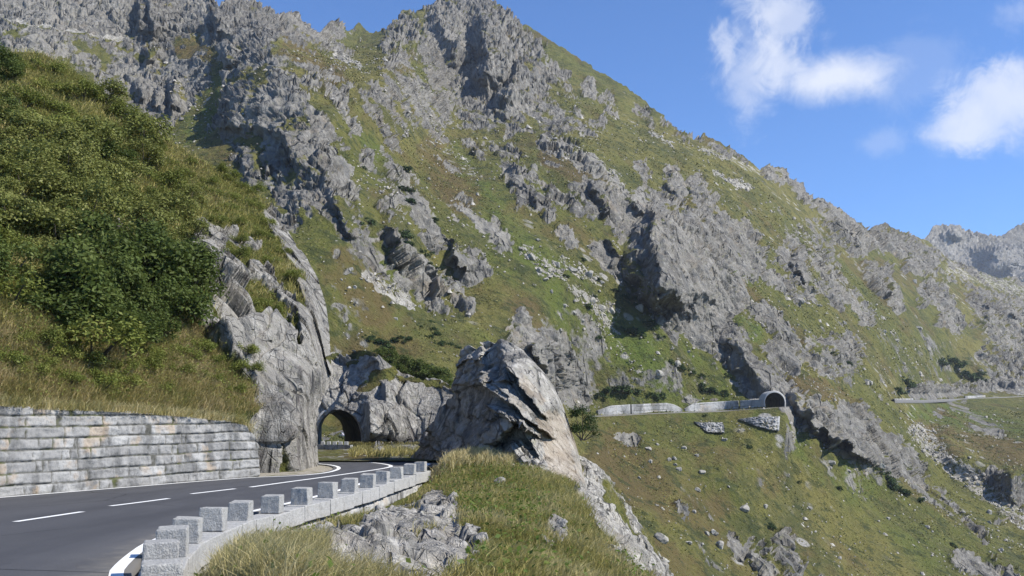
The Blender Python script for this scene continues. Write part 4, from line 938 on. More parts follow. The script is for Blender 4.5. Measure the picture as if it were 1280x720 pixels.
def slope_patch(px, lab):
    """masonry revetment lying on the slope: outline given in photo positions"""
    p = np.array(px, float); xs = np.linspace(p[:, 0].min(), p[:, 0].max(), 46)
    ub = []; lb = []
    for x in xs:
        ys = []
        for i in range(len(p)):
            a, b = p[i], p[(i + 1) % len(p)]
            if min(a[0], b[0]) - 1e-6 <= x <= max(a[0], b[0]) + 1e-6 and abs(a[0] - b[0]) > 1e-6: ys.append(a[1] + (b[1] - a[1]) * (x - a[0]) / (b[0] - a[0]))
        ub.append(min(ys)); lb.append(max(ys))
    ub = np.array(ub); lb = np.array(lb); m = 18; t = np.linspace(0, 1, m)[:, None]
    Y = ub + (lb - ub) * t; X = np.broadcast_to(xs, Y.shape)
    dt = np.array([[m_point(x, y, MT)[1] for x, y in zip(r1, r2)] for r1, r2 in zip(X, Y)])
    dd = dt[-1][None] * .45 + dt * .55 - 1.3
    P = at(X, Y, dd); q, w = X / 4.2, Y / 2.6
    f_, e = facets(q + 50, w + 50, q * 0, 77)
    P[..., 1] += .3 * f_ + .5 * (1 - sm(.02, .15, e))
    bk = P[[0, -1]].copy(); bk[:, :, 1] += 3
    V = np.concatenate([bk[:1], P, bk[1:]], 0)
    z = lambda A, v: np.concatenate([A[:1] * 0 + v, A, A[:1] * 0 + v], 0).ravel()
    o = mesh_np('stone_revetment', V, grid_faces(*V.shape[:2]), RUB, smooth=False, attrs=dict(blk=z(np.abs(f_), .3), joint=z(1 - sm(.02, .12, e), 0)))
    tag(o, lab, 'wall', 'stone revetments below the far road')
slope_patch([(868, 527), (880, 528), (904, 528), (906, 541), (884, 540)], 'small rubble stone revetment in the turf, left of the larger one')
slope_patch([(924, 524), (944, 521), (975, 520.5), (974.5, 539), (962, 537), (944, 532)], 'larger wedge shaped rubble stone revetment below the far tunnel mouth')

def road_strip(name, pts, w, lab):
    a = []; b = []
    for x, y in pts:
        g = m_point(x, y - 3, MT); q = at(x, y, g[1] - 1.4); a.append(q + np.array([0, .3, .05])); b.append(q + np.array([0, -w, .05]))
    V = np.stack([resample(a, 40), resample(b, 40), resample(b, 40) + np.array([0, 0, -1.6])])
    o = mesh_np(name, V, grid_faces(*V.shape[:2]), bpy.data.materials['asphalt'], smooth=False); tag(o, lab, 'road', kind='structure')
road_strip('road', [(735, 520.5), (853, 515.5), (905, 513.5), (947, 511), (985, 508.5)], 5.2, 'far road contouring the slope to the far tunnel')
road_strip('road', [(1112, 500), (1150, 500.5), (1200, 498.5), (1290, 495)], 6., 'farthest road on the slope at the right')
m_wall('roadside_wall', 1118, 1142, [(1118, 501), (1142, 502)], [(1118, 498.5), (1142, 498)], 'low pale wall at the left end of the farthest road', None, mat=FARC, pull=7)
m_wall('roadside_wall', 1207, 1232, [(1207, 499.5), (1232, 497.5)], [(1207, 495), (1232, 494)], 'low pale wall in the middle of the farthest road', None, mat=FARC, pull=7)

def far_tunnel():
    cx, yb = 967.5, 508.5; d = m_point(cx, 505, MT)[1] - 2.4
    r = empty('road_tunnel', at(cx, yb, d)); tag(r, 'far road tunnel with a dark horseshoe mouth and pale concrete ring', 'tunnel'); b0 = np.array(r.location)
    px_m = 1 / FPX * d; Rw = 12.2 * px_m; Hh = 17.5 * px_m
    th = np.linspace(math.pi, 0, 22); inner = [(-Rw * .97, 0)] + [(Rw * math.cos(a), Hh - Rw + Rw * math.sin(a)) for a in th] + [(Rw * .97, 0)]
    inner = np.array(inner); outer = inner * np.array([1.12, 1.0]) + np.array([0, 0]); outer[1:-1, 1] = (inner[1:-1, 1]) + .55 * np.sin(np.clip(th, 0, math.pi)) + .05
    k = len(inner); mk = lambda q, y: np.stack([q[:, 0], np.full(k, y), q[:, 1]], 1)
    V = np.concatenate([mk(inner, -1.2), mk(outer, -1.2), mk(outer, 6)]); F = []
    for rr in range(0, 2):
        for i in range(k - 1): F.append((rr * k + i, rr * k + i + 1, (rr + 1) * k + i + 1, (rr + 1) * k + i))
    mesh_np('portal_ring', V, F, CONC, smooth=False, parent=r)
    rows = [mk(inner * (1 - .004 * j) + np.array([.25 * j * j * .04, 0]), -1.1 + 2.5 * j) for j in range(14)]
    V = np.stack(rows); o = mesh_np('tunnel_lining', np.concatenate([V.reshape(-1, 3), [rows[-1].mean(0)]]), grid_faces(*V.shape[:2]), DARKROCK, parent=r)
    bm = bmesh.new(); bm.from_mesh(o.data); bm.verts.ensure_lookup_table(); n = 14 * k
    bm.faces.new([bm.verts[13 * k + i] for i in range(k)]); bm.to_mesh(o.data); bm.free()
    # the mountain is cut open where the tunnel runs
    me = bpy.data.objects['mountain'].data; bm = bmesh.new(); bm.from_mesh(me)
    X0, Y0, Z0 = b0; cut = []
    for f in bm.faces:
        c = f.calc_center_median(); x, z = (c.x - X0 * c.y / Y0), (c.z - 1.7) - (Z0 - 1.7) * c.y / Y0
        if Y0 - 9 < c.y < Y0 + 40 and abs(x) < Rw * 1.02 and -.1 < z < Hh * 1.0 and (z < Hh - Rw or x * x + (z - Hh + Rw) ** 2 < (Rw * 1.02) ** 2): cut.append(f)
    bmesh.ops.delete(bm, geom=cut, context='FACES'); bm.to_mesh(me); bm.free()
far_tunnel()
# road and car beyond the near tunnel
def beyond():
    pts = [(388, 551), (400, 545.5), (412, 543), (424, 545.5), (436, 549), (446, 553)]
    A = []; B = []
    for x, y in [(384, 553), (394, 549), (402, 545), (410, 541), (416, 538.5), (428, 537), (450, 536.5)]:
        g = m_point(x, y, MT); A.append(g + np.array([0, -.3, .06]))
    for x, y in [(406, 553), (410, 550.5), (414, 547.5), (418, 543.5), (422, 540.5), (432, 539), (450, 538.6)]:
        g = m_point(x, y, MT); B.append(g + np.array([0, -.3, .06]))
    V = np.stack([resample(A, 30), resample(B, 30)]); o = mesh_np('road', V, grid_faces(*V.shape[:2]), bpy.data.materials['asphalt'], smooth=False)
    tag(o, 'piece of road seen through the near tunnel', 'road', kind='structure')
    g = m_point(431, 548.5, MT); c = car(tuple(g + np.array([0, -1.4, .1])), math.radians(115)); c.scale = (.62, .62, .62)
beyond()
# ------------------------------------------------------------------ vegetation
LEAF_ALDER = leaf_mat('alder_leaf', (.056, .082, .02), (.088, .120, .028), (.145, .175, .05), .35, .55)
LEAF_WILLOW = leaf_mat('willow_leaf', (.13, .15, .038), (.185, .20, .052), (.28, .28, .095), .3, .5)
LEAF_SCRUB = leaf_mat('scrub_leaf', (.11, .145, .03), (.17, .195, .042), (.26, .255, .07), .3, .55)
LEAF_DARK = leaf_mat('juniper_leaf', (.022, .044, .014), (.040, .068, .02), (.066, .098, .03), .2, .6)
LEAF_HERB = leaf_mat('herb_leaf', (.085, .14, .024), (.125, .185, .034), (.20, .23, .06), .4, .5)
LEAF_HEATH = leaf_mat('heath_leaf', (.075, .085, .022), (.16, .155, .042), (.30, .26, .10), .15, .7)
BARK = plain('bark', (.075, .062, .048), .9)
GRASS_DRY = leaf_mat('dry_grass', (.26, .25, .08), (.50, .43, .19), (.74, .63, .36), .35, .6)
GRASS_SLOPE = leaf_mat('slope_grass', (.18, .20, .05), (.40, .33, .13), (.60, .47, .26), .35, .6)
GRASS_MIX = leaf_mat('mixed_grass', (.23, .22, .055), (.43, .37, .125), (.66, .56, .28), .35, .6)

def leaves_np(P, Nrm, L, Wd, rng, v):
    """diamond shaped folded leaves: quads"""
    n = len(P); a = rng.normal(size=(n, 3)); a -= (a * Nrm).sum(1)[:, None] * Nrm; a /= np.linalg.norm(a, axis=1)[:, None] + 1e-9
    b = np.cross(Nrm, a); L = np.broadcast_to(L, n)[:, None]; Wd = np.broadcast_to(Wd, n)[:, None]
    V = np.stack([P - a * L * .5, P + b * Wd * .5 + Nrm * Wd * .12, P + a * L * .5, P - b * Wd * .5 + Nrm * Wd * .12], 1)
    return V.reshape(-1, 3), np.arange(4 * n).reshape(n, 4), np.repeat(v, 4)

def bush_proto(seed, n, size, leaf, mat, squash=.8, spread=1., clumps=16, name='bush', pos=(0, 0, -500)):
    rng = np.random.default_rng(seed); root = empty(name, pos)
    C = []; R = []
    for i in range(clumps):
        th = rng.uniform(0, 2 * np.pi); rr = np.sqrt(rng.uniform(0, 1)) * .42 * spread; h = rng.uniform(.18, .82) * (1 - .5 * rr / (.42 * spread) * rng.uniform(.4, 1))
        C.append((rr * np.cos(th), rr * np.sin(th), h * squash)); R.append(rng.uniform(.12, .25))
    C = np.array(C) * size; R = np.array(R) * size
    w = R ** 2; k = rng.choice(clumps, n, p=w / w.sum())
    d = rng.normal(size=(n, 3)); d /= np.linalg.norm(d, axis=1)[:, None]; d[:, 2] = np.where(d[:, 2] < -.3, -d[:, 2], d[:, 2])
    rad = R[k] * rng.uniform(.45, 1.12, n) * (1 + .25 * fbm(d[:, 0] * 2 + k, d[:, 1] * 2, d[:, 2] * 2, 2))
    P = C[k] + d * rad[:, None]; P[:, 2] = np.maximum(P[:, 2], .03 * size)
    nr = d * .7 + rng.normal(size=(n, 3)) * .6 + np.array([0, 0, .45]); nr /= np.linalg.norm(nr, axis=1)[:, None]
    tone = np.clip(.5 + .22 * (_r(k, k * 0, k * 0, seed) - .5) * 2 + rng.normal(0, .22, n), 0, 1)
    V, F, v = leaves_np(P, nr, leaf * rng.uniform(.7, 1.3, n), leaf * .55 * rng.uniform(.7, 1.2, n), rng, tone)
    mesh_np('crown', V, F, mat, smooth=False, attrs=dict(v=v), parent=root)
    bm = bmesh.new()
    for i in range(min(clumps, 9)):
        a = Vector((rng.uniform(-.06, .06) * size, rng.uniform(-.06, .06) * size, -.05 * size)); b = Vector(C[i]); q = (b - a)
        bmesh.ops.create_cone(bm, cap_ends=True, segments=5, radius1=.018 * size, radius2=.006 * size, depth=q.length, matrix=Matrix.Translation((a + b) / 2) @ q.to_track_quat('Z', 'Y').to_matrix().to_4x4())
    obj_bm('stem', bm, BARK, root)
    return root

class Maker:
    """first use takes the prototype itself, later uses copy it with its parts"""
    def __init__(self, protos): self.p = protos; self.used = [False] * len(protos)
    def put(self, k, loc, rz, s, label, cat, group, tilt=0.):
        k = k % len(self.p); rot = (random.uniform(-tilt, tilt), random.uniform(-tilt, tilt), rz)
        if not self.used[k]:
            o = self.p[k]; self.used[k] = True; o.location = loc; o.rotation_euler = rot; o.scale = s if hasattr(s, '__len__') else (s, s, s)
        else: o = copy_tree(self.p[k], loc, rot, s)
        tag(o, label, cat, group); return o
    def finish(self):
        for u, p in zip(self.used, self.p):
            if not u:
                for c in list(p.children): bpy.data.objects.remove(c)
                bpy.data.objects.remove(p)

# thicket on the near hillside
THICKET = np.array([(-70, 92), (40, 76), (66, 84), (105, 112), (145, 140), (172, 170), (190, 200), (215, 225), (238, 250), (232, 275), (250, 300), (249, 345), (238, 385), (222, 408), (185, 432), (150, 440), (95, 438), (62, 408), (0, 378), (-70, 372)], float)
alder = Maker([bush_proto(31 + i, 3600, 1.0, .060, LEAF_ALDER, .85, 1.0, 20, 'alder_bush') for i in range(3)])
willow = Maker([bush_proto(41 + i, 3200, 1.0, .055, LEAF_WILLOW, .9, 1.0, 20, 'willow_bush') for i in range(3)])
scrub = Maker([bush_proto(51 + i, 2400, 1.0, .055, LEAF_SCRUB, .6, 1.15, 16, 'scrub_bush') for i in range(3)])
spots = []; tries = 0
rr = random.Random(5)
while tries < 6000 and len(spots) < 86:
    tries += 1; x = rr.uniform(-60, 252); y = rr.uniform(74, 440)
    if not in_poly(np.array([x]), np.array([y]), THICKET)[0]: continue
    if strokes(np.array([x]), np.array([y]), [(150, 290, 156, 294, 9, 1), (185, 262, 215, 262, 8, 1), (150, 210, 190, 235, 10, 1)])[0] > .5: continue
    g, rk = h_point(x, y); need = 23 + 11 * (y - 74) / 360
    if any(math.hypot((x - a[0]), (y - a[1]) * 1.25) < need for a in spots): continue
    spots.append((x, y))
items = []
for x, y in spots:
    g, rk = h_point(x, y)
    if y > 320 and 60 < x < 240 and rr.random() < .8: sp = 'alder'
    elif strokes(np.array([x]), np.array([y]), [(30, 220, 110, 260, 60, 1.), (220, 260, 240, 330, 22, 1.), (40, 330, 60, 340, 20, 1.)])[0] > .4: sp = 'willow'
    else: sp = rr.choice(['scrub', 'alder', 'willow', 'scrub'])
    band = 'along the foot of the thicket' if y > 330 else 'in the lower middle of the thicket' if y > 240 else 'in the upper middle of the thicket' if y > 160 else 'along the top of the thicket'
    items.append((sp, band, x, y, g))
desc = dict(alder='dark glossy green alder bush', willow='pale olive green willow bush', scrub='dull yellow green low scrub bush')
cnt = {}
for sp, band, x, y, g in sorted(items, key=lambda q: (q[0], q[1], q[2])):
    i = cnt.get((sp, band), 0); cnt[(sp, band)] = i + 1
    s = (1.6 + 1.6 * rr.random() ** 1.4) * (1.18 if sp == 'alder' and y > 300 else 1.) * (.85 if y < 150 else 1)
    mk = dict(alder=alder, willow=willow, scrub=scrub)[sp]
    mk.put(i + int(x), tuple(g + np.array([0, .1, -.12 * s])), rr.uniform(0, 6.28), (s * rr.uniform(.95, 1.25), s * rr.uniform(.95, 1.25), s * rr.uniform(.85, 1.15)), f'{desc[sp]} {band}, {ORD(i)} from left', 'bush', 'bushes of the hillside thicket', .12)
low = [(190, 446), (212, 436), (232, 450), (250, 440), (270, 452), (290, 462), (306, 474), (222, 468), (246, 470), (268, 478), (292, 490), (150, 462), (300, 452), (283, 225), (300, 232), (268, 246), (118, 470), (342, 392), (322, 385), (330, 400), (344, 588), (286, 336), (276, 215), (312, 240), (12, 452), (35, 470), (60, 455), (85, 478), (105, 455), (130, 485), (160, 478), (178, 462), (205, 488), (25, 425), (48, 432), (78, 445), (330, 300), (300, 300), (196, 190), (214, 205), (232, 222), (250, 236), (262, 228), (240, 205), (282, 262), (296, 280), (318, 262), (330, 280), (270, 275), (306, 222), (322, 238), (352, 318), (340, 330), (366, 350), (290, 250)]
for i, (x, y) in enumerate(sorted(low)):
    g, rk = h_point(x, y); s = .75 + .55 * rr.random()
    scrub.put(i, tuple(g + np.array([0, 0, -.08])), rr.uniform(0, 6.28), s * (.5 if y > 560 else 1), f'small scrub bush in hillside grass outside the thicket, {ORD(i)} from left', 'bush', 'small scrub bushes on the hillside', .1)

# dark low bushes on the mountain
dark = Maker([bush_proto(61 + i, 900, 1.0, .12, LEAF_DARK, .7, 1.1, 12, 'juniper_bush') for i in range(3)])
MB = {'on the ledges of the left crag': [(458, 210, 6), (500, 213, 8), (503, 238, 9), (510, 252, 8), (455, 276, 9), (500, 292, 9), (495, 308, 7), (540, 275, 7), (537, 313, 9), (536, 333, 9), (480, 262, 5), (548, 352, 5), (300, 195, 9), (318, 262, 6), (330, 190, 6)],
  'on the meadow above the near tunnel': [(540, 400, 4), (540, 407, 5), (548, 414, 6), (545, 427, 6), (535, 418, 5), (563, 427, 5), (570, 431, 5), (525, 405, 4), (495, 427, 7), (507, 426, 6), (468, 428, 8), (480, 432, 9), (455, 425, 6)],
  'in the bouldery gully below the big cliff': [(727, 385, 5), (735, 372, 4), (765, 363, 5), (780, 372, 6), (788, 383, 5), (770, 410, 7), (781, 413, 8), (805, 405, 7), (793, 421, 8), (810, 413, 8), (746, 421, 5), (822, 425, 6), (700, 346, 5), (724, 326, 5), (742, 352, 5)],
  'on the turf just above the far road': [(750, 494, 8), (762, 489, 9), (775, 486, 10), (788, 488, 10), (800, 491, 9), (812, 493, 8), (824, 494, 7), (868, 482, 9), (880, 488, 9), (893, 492, 8), (903, 493, 7), (870, 471, 7), (858, 466, 7), (848, 459, 6), (835, 454, 6), (905, 470, 6)],
  'on the slope below the far tunnel': [(1092, 582, 7), (1097, 592, 8), (1102, 602, 9), (1111, 611, 9), (1120, 617, 8), (1047, 611, 5), (961, 658, 6), (1145, 632, 5), (932, 556, 5), (880, 520, 3), (1000, 600, 3), (1190, 682, 5)],
  'above the farthest road at the right': [(1120, 489, 8), (1132, 482, 9), (1127, 474, 7), (1200, 467, 11), (1212, 472, 11), (1195, 457, 10), (1230, 482, 7), (1175, 452, 8), (1250, 477, 6), (1222, 478, 8), (1188, 448, 8), (1060, 455, 6), (1040, 442, 5)]}
for place, L_ in MB.items():
    for i, (x, y, r) in enumerate(sorted(L_)):
        g = m_point(x, y, MT); s = 2.6 * r / FPX * g[1]
        dark.put(i, tuple(g + np.array([0, .2 * s, -.25 * s])), rr.uniform(0, 6.28), (s * 1.15, s * 1.15, s * .8), f'low dark green bush {place}, {ORD(i)} from left', 'bush', 'low dark bushes on the mountain', .15)
TB = [(438, 452, 7), (452, 447, 9), (466, 446, 11), (480, 452, 12), (494, 458, 12), (507, 466, 12), (520, 470, 11), (533, 473, 12), (546, 473, 11), (557, 478, 9), (462, 480, 8), (471, 474, 8), (490, 444, 11), (505, 452, 13), (520, 458, 13), (535, 462, 13), (550, 466, 12), (478, 440, 9)]
scrubT = Maker([bush_proto(71 + i, 1300, 1.0, .085, LEAF_ALDER, .75, 1.1, 14, 'alder_bush') for i in range(2)])
for i, (x, y, r) in enumerate(sorted(TB)):
    d = float(t_rbf(x, y)) + (1.0 if y > 470 and x < 475 else 3.5); s = 2.5 * r / FPX * d
    scrubT.put(i, tuple(at(x, y + r * .9, d)), rr.uniform(0, 6.28), (s, s, s * .9), f'green alder bush on top of the tunnel crag, {ORD(i)} from left', 'bush', 'alder bushes on the tunnel crag')
fb = bush_proto(81, 2600, 1.0, .05, LEAF_DARK, .95, .9, 16, 'juniper_bush'); fb.location = at(728, 548, 46.5); s = 1.75; fb.scale = (s, s, s)
tag(fb, 'dark green bush growing behind the right flank of the rock fin', 'bush')
for m_ in (alder, willow, scrub, dark, scrubT): m_.finish()

# ------------------------------------------------------------------ boulders
def boulder_proto(seed, flat=.7):
    rng = random.Random(seed); bm = bmesh.new(); bmesh.ops.create_icosphere(bm, subdivisions=3, radius=.5)
    pl = [(Vector((rng.gauss(0, 1), rng.gauss(0, 1), rng.gauss(0, .8))).normalized(), rng.uniform(.26, .42)) for _ in range(11)]
    for v in bm.verts:
        for n_, d in pl:
            e = v.co.dot(n_) - d
            if e > 0: v.co -= n_ * e * .92
        q = v.co * 5; v.co *= 1 + .10 * float(fbm(q.x + seed, q.y, q.z, 3)); v.co.z *= flat + .1
    return obj_bm('boulder', bm, PALEROCK)
PALEROCK = rock_mat('pale_boulder_rock', .9, -.05, 1.15)
BP = [boulder_proto(k, f) for k, f in ((3, .7), (8, .6), (15, .8), (21, .5))]; BU = [False] * 4
def boulder(k, loc, size, label, group, rz=None):
    k %= 4
    if BU[k]: o = BP[k].copy(); COL.objects.link(o)
    else: o = BP[k]; BU[k] = True
    o.location = loc; o.scale = size if hasattr(size, '__len__') else (size, size, size); o.rotation_euler = (random.uniform(-.4, .4), random.uniform(-.4, .4), random.uniform(0, 6.28) if rz is None else rz)
    tag(o, label, 'boulder', group); return o
sc_ = []
for q in np.linspace(0, 1, 34):
    cx = np.interp(q, [0, .4, .75, 1], [1150, 1188, 1225, 1276]); cy = np.interp(q, [0, .4, .75, 1], [548, 580, 604, 646]); sc_.append((cx + rr.gauss(0, 13), cy + rr.gauss(0, 8), rr.choice([1.6, 2, 2.6, 3.4])))
BL = {'in the gully left of the big cliff': [(671, 304, 3), (663, 326, 6), (694, 334, 6), (712, 342, 5.5), (733, 347, 6.5), (740, 352, 4), (748, 356, 4.5), (735, 380, 5.5), (750, 388, 5.5), (762, 391, 5), (797, 390, 5.5), (701, 414, 3), (745, 367, 2.4), (773, 365, 2.4), (734, 310, 2.2), (702, 323, 2.4), (674, 340, 4), (680, 352, 4), (688, 366, 3), (704, 384, 3), (716, 392, 3), (728, 402, 3.4), (738, 412, 3), (754, 396, 3.5), (742, 396, 3)],
  'on the meadow above the near tunnel': [(436, 341, 4), (441, 363, 3), (450, 350, 2.4), (457, 353, 2.6), (424, 353, 2), (527, 380, 2.5), (465, 365, 2), (480, 350, 2.6), (490, 358, 3), (470, 346, 2.2), (495, 398, 2.6), (568, 392, 3)],
  'on the brown slope below the far road': [(825, 677, 9), (828, 704, 10), (877, 591, 4.4), (873, 610, 4), (930, 638, 6.5), (893, 667, 6.5), (898, 685, 6), (860, 681, 4), (882, 670, 4), (842, 577, 4), (847, 590, 4), (870, 571, 3), (955, 635, 3), (910, 610, 2.2), (905, 548, 3), (855, 562, 3), (808, 566, 4), (812, 578, 3), (835, 578, 3), (843, 583, 2.6), (820, 560, 2.6), (800, 596, 2.4), (868, 640, 3)],
  'on turf right of the far tunnel cliff': [(1038, 580, 5), (1101, 583, 7.5), (1015, 634, 3), (1152, 627, 3), (1160, 660, 3), (1060, 590, 2.6), (1250, 690, 4), (1205, 640, 2.4), (1237, 655, 3), (1110, 650, 2.4)],
  'on the slope above the far road': [(843, 457, 5), (822, 469, 5), (835, 440, 2.5), (860, 440, 2.5), (999, 380, 5), (1055, 405, 3.4), (1143, 353, 3.4), (1087, 479, 5.5), (1149, 412, 4), (1022, 384, 3), (960, 384, 3), (975, 392, 2.4), (1120, 426, 3), (1160, 438, 3), (1105, 415, 2.4)],
  'in the gully beside the brown mound': sc_}
for place, L_ in BL.items():
    for i, (x, y, r) in enumerate(sorted(L_)):
        g = m_point(x, y, MT); s = 2.3 * r / FPX * g[1]
        boulder(i, tuple(g + np.array([0, .0 * s, .10 * s])), (s * rr.uniform(.85, 1.25), s * rr.uniform(.8, 1.1), s * rr.uniform(.85, 1.25)), f'pale grey boulder {place}, {ORD(i)} from left', 'boulders on the mountain slope')

def bk_point(px, py):
    e = np.hypot(BK['px'] - px, BK['py'] - py); e[BK['P'][..., 2] < -12] = 1e9; e = e + 1e6 * (BK['P'][..., 0] < BK['xp'] + .3)
    j = np.unravel_index(np.argmin(e + .3 * BK['P'][..., 1]), e.shape); return BK['P'][j]
for i, (x, y, r) in enumerate([(600, 688, 11), (592, 676, 6), (684, 684, 5), (697, 667, 8), (701, 679, 5), (695, 690, 5), (589, 712, 9), (623, 604, 7), (765, 692, 9)]):
    g = bk_point(x, y); s = 2.5 * r / FPX * g[1]
    lab = ['angular grey boulder at the right edge of the bare rock below the parapet', 'small stone just above the angular boulder at the bare rock edge', 'leftmost small stone of the cluster in the knoll grass', 'largest flat stone of the cluster in the knoll grass', 'small stone right below the largest in the knoll grass', 'lowest small stone of the cluster in the knoll grass', 'grey boulder at the foot of the bare rock by the lower picture edge', 'upright grey stone standing in the upper knoll grass', 'pale stone near the rocky right edge of the knoll'][i]
    boulder(i, tuple(g + np.array([0, 0, .1 * s])), (s, s, s * (1.5 if i == 7 else 1.)), lab, None)

# ------------------------------------------------------------------ grass and herbs
def blades(name, P, N, h, w, v, mat, rng, lab, lean=.35, wind=(.25, -.1)):
    n = len(P); th = rng.uniform(0, 2 * np.pi, n); side = np.stack([np.cos(th), np.sin(th), 0 * th], 1)
    up = np.array([0, 0, 1.]) * .8 + N * .3 + rng.normal(size=(n, 3)) * lean * np.array([1, 1, .3]) + np.array([*wind, 0]); up /= np.linalg.norm(up, axis=1)[:, None]
    dr = np.stack([rng.normal(size=n), rng.normal(size=n), -np.abs(rng.normal(size=n)) * .3], 1) * .28 + np.array([*wind, 0]) * .6
    h = h[:, None]; w = np.broadcast_to(w, n)[:, None]
    m = P + up * h * .55; t = P + up * h * .95 + dr * h
    V = np.stack([P - side * w, P + side * w, m - side * w * .75, m + side * w * .75, t], 1).reshape(-1, 3)
    b = np.arange(n)[:, None] * 5
    F = np.concatenate([b + np.array([[0, 1, 3]]), b + np.array([[0, 3, 2]]), b + np.array([[2, 3, 4]])])
    o = mesh_np(name, V, F, mat, smooth=True, attrs=dict(v=np.repeat(v, 5))); tag(o, lab, 'grass', kind='stuff'); return o
def herbs(name, P, N, L, v, mat, rng, lab, up=.6):
    nr = N * .4 + rng.normal(size=P.shape) * .55 + np.array([0, 0, up]); nr /= np.linalg.norm(nr, axis=1)[:, None]
    V, F, vv = leaves_np(P, nr, L, L * .6, rng, v); o = mesh_np(name, V, F, mat, smooth=False, attrs=dict(v=vv)); tag(o, lab, 'undergrowth', kind='stuff')
G = np.random.default_rng(99)
def pick(P, N, wgt, n, jit):
    w = np.maximum(wgt, 0).ravel(); k = G.choice(w.size, n, p=w / w.sum()); q = P.reshape(-1, 3)[k] + G.normal(size=(n, 3)) * np.array([1, 1, .15]) * jit
    return q, N.reshape(-1, 3)[k], k
def area(P):
    return np.linalg.norm(np.cross(np.gradient(P, axis=0), np.gradient(P, axis=1)), axis=-1)
HP, HN, HX, HY = HS['P'], HS['N'], HS['X'], HS['Y']; HA = area(HP) / HP[..., 1] ** 1.6
hg = (1 - sm(.25, .5, HS['rock'])) * HA
cl = lambda P, s, k: fbm(P[:, 0] / s, P[:, 1] / s, P[:, 2] / s, 3, k)
q, n_, k = pick(HP, HN, hg * sm(360, 420, HY) * (1 - sm(512, 520, HY)) * (HX > -40) * (1 - sm(325, 335, HX)), 46000, .09)
v = np.clip(.55 + .45 * cl(q, 1.6, 5) + G.normal(0, .2, len(q)), 0, 1)
blades('dry_grass', q, n_, G.uniform(.14, .40, len(q)) * (1 + .5 * cl(q, .8, 6)), .010, v, GRASS_SLOPE, G, 'straw coloured dry grass on the slope above the retaining wall')
q, n_, k = pick(HP, HN, hg * (1 - sm(370, 420, HY)) * (HX > -40), 52000, .14)
v = np.clip(.42 + .5 * cl(q, 2.6, 7) + G.normal(0, .2, len(q)), 0, 1)
blades('hillside_grass', q, n_, G.uniform(.14, .42, len(q)), .018, v, GRASS_MIX, G, 'rough yellow green grass on the upper near hillside')
hz = hg * (HX > -40) * strokes(HX, HY, [(180, 440, 310, 470, 34, 1.), (0, 420, 180, 470, 44, .6), (60, 130, 250, 300, 110, .6), (300, 330, 345, 390, 26, .9), (0, 430, 60, 480, 40, .35), (190, 190, 330, 280, 44, .8)])
q, n_, k = pick(HP, HN, hz, 38000, .16); q[:, 2] += np.abs(G.normal(0, .16, len(q)))
herbs('undergrowth', q, n_, G.uniform(.06, .13, len(q)), np.clip(.45 + .5 * cl(q, 1.5, 8) + G.normal(0, .2, len(q)), 0, 1), LEAF_SCRUB, G, 'low leafy undergrowth between the hillside bushes')
# tufts hanging over the head of the retaining wall
s_ = np.sort(G.uniform(0, 1, 9500)); wp = np.stack([np.interp(s_ * 159, np.arange(160), wl[:, i]) for i in (0, 1)], 1); wt = wall_top(wp)
tn_ = G.normal(0, .16, len(s_)); q = np.stack([wp[:, 0] - .30 + tn_, wp[:, 1] + .1 + G.normal(0, .05, len(s_)), wt - .06 + 0 * s_], 1)
kk = (640 + q[:, 0] / q[:, 1] * 1256 < 322) & (fbm(s_ * 60, s_ * 0, o=3) > -.4); q = q[kk]
blades('wall_top_grass', q, np.tile([.3, -.3, .9], (len(q), 1)), G.uniform(.18, .52, len(q)), .010, np.clip(.5 + .5 * cl(q, 1., 9) + G.normal(0, .2, len(q)), 0, 1), GRASS_DRY, G, 'grass tufts along the head of the retaining wall', wind=(.3, -.2))
# bank and knoll
BP_, BN = BK['P'], BK['N']; X_, Y_ = BP_[..., 0], BP_[..., 1]; BA = area(BP_) / np.maximum(Y_, 5) ** 1.5
ok = (1 - sm(.25, .5, BK['rock'])) * np.where(Y_ < 16.5, sm(.26, .42, X_ - BK['xp']), sm(.55, .95, X_ - BK['xp'])) * (Y_ > 4) * (BP_[..., 2] > -9) * (BK['py'] < 830)
q, n_, k = pick(BP_, BN, ok * BA * (Y_ < 14.5) * (BK['px'] < 420 + (BK['py'] - 670) * 1.1), 26000, .04)
v = np.clip(.55 + .4 * cl(q, .7, 11) + G.normal(0, .22, len(q)), 0, 1)
hm = np.where(q[:, 0] - np.interp(q[:, 1], PARA[:, 1], PARA[:, 0]) < .6, .75, 1.)
blades('bank_grass', q, n_, G.uniform(.16, .42, len(q)) * hm, .0045, v, GRASS_DRY, G, 'tall dry seeding grass on the near bank beside the parapet', .3)
q, n_, k = pick(BP_, BN, ok * BA * (Y_ > 10) * (BK['px'] > 400 + (BK['py'] - 670)), 64000, .07)
v = np.clip(.55 + .9 * cl(q, 1.8, 12) + G.normal(0, .2, len(q)), 0, 1)
blades('knoll_grass', q, n_, G.uniform(.10, .34, len(q)), .008, v, GRASS_MIX, G, 'mixed green and straw coloured grass on the knoll')
pz = ok * BA * (Y_ > 9) * (.1 + strokes(BK['px'], BK['py'], [(580, 590, 640, 640, 50, 1.), (640, 640, 700, 700, 40, .45), (560, 580, 600, 600, 26, .6), (780, 690, 800, 720, 20, .8), (600, 700, 640, 720, 20, .5)])) * (fbm(X_ / .9, Y_ / .9, o=3, s=61) > -.05)
q, n_, k = pick(BP_, BN, pz, 16000, .10); q[:, 2] += np.abs(G.normal(0, .12, len(q)))
q, n_, k = q[:9500], n_[:9500], k[:9500]
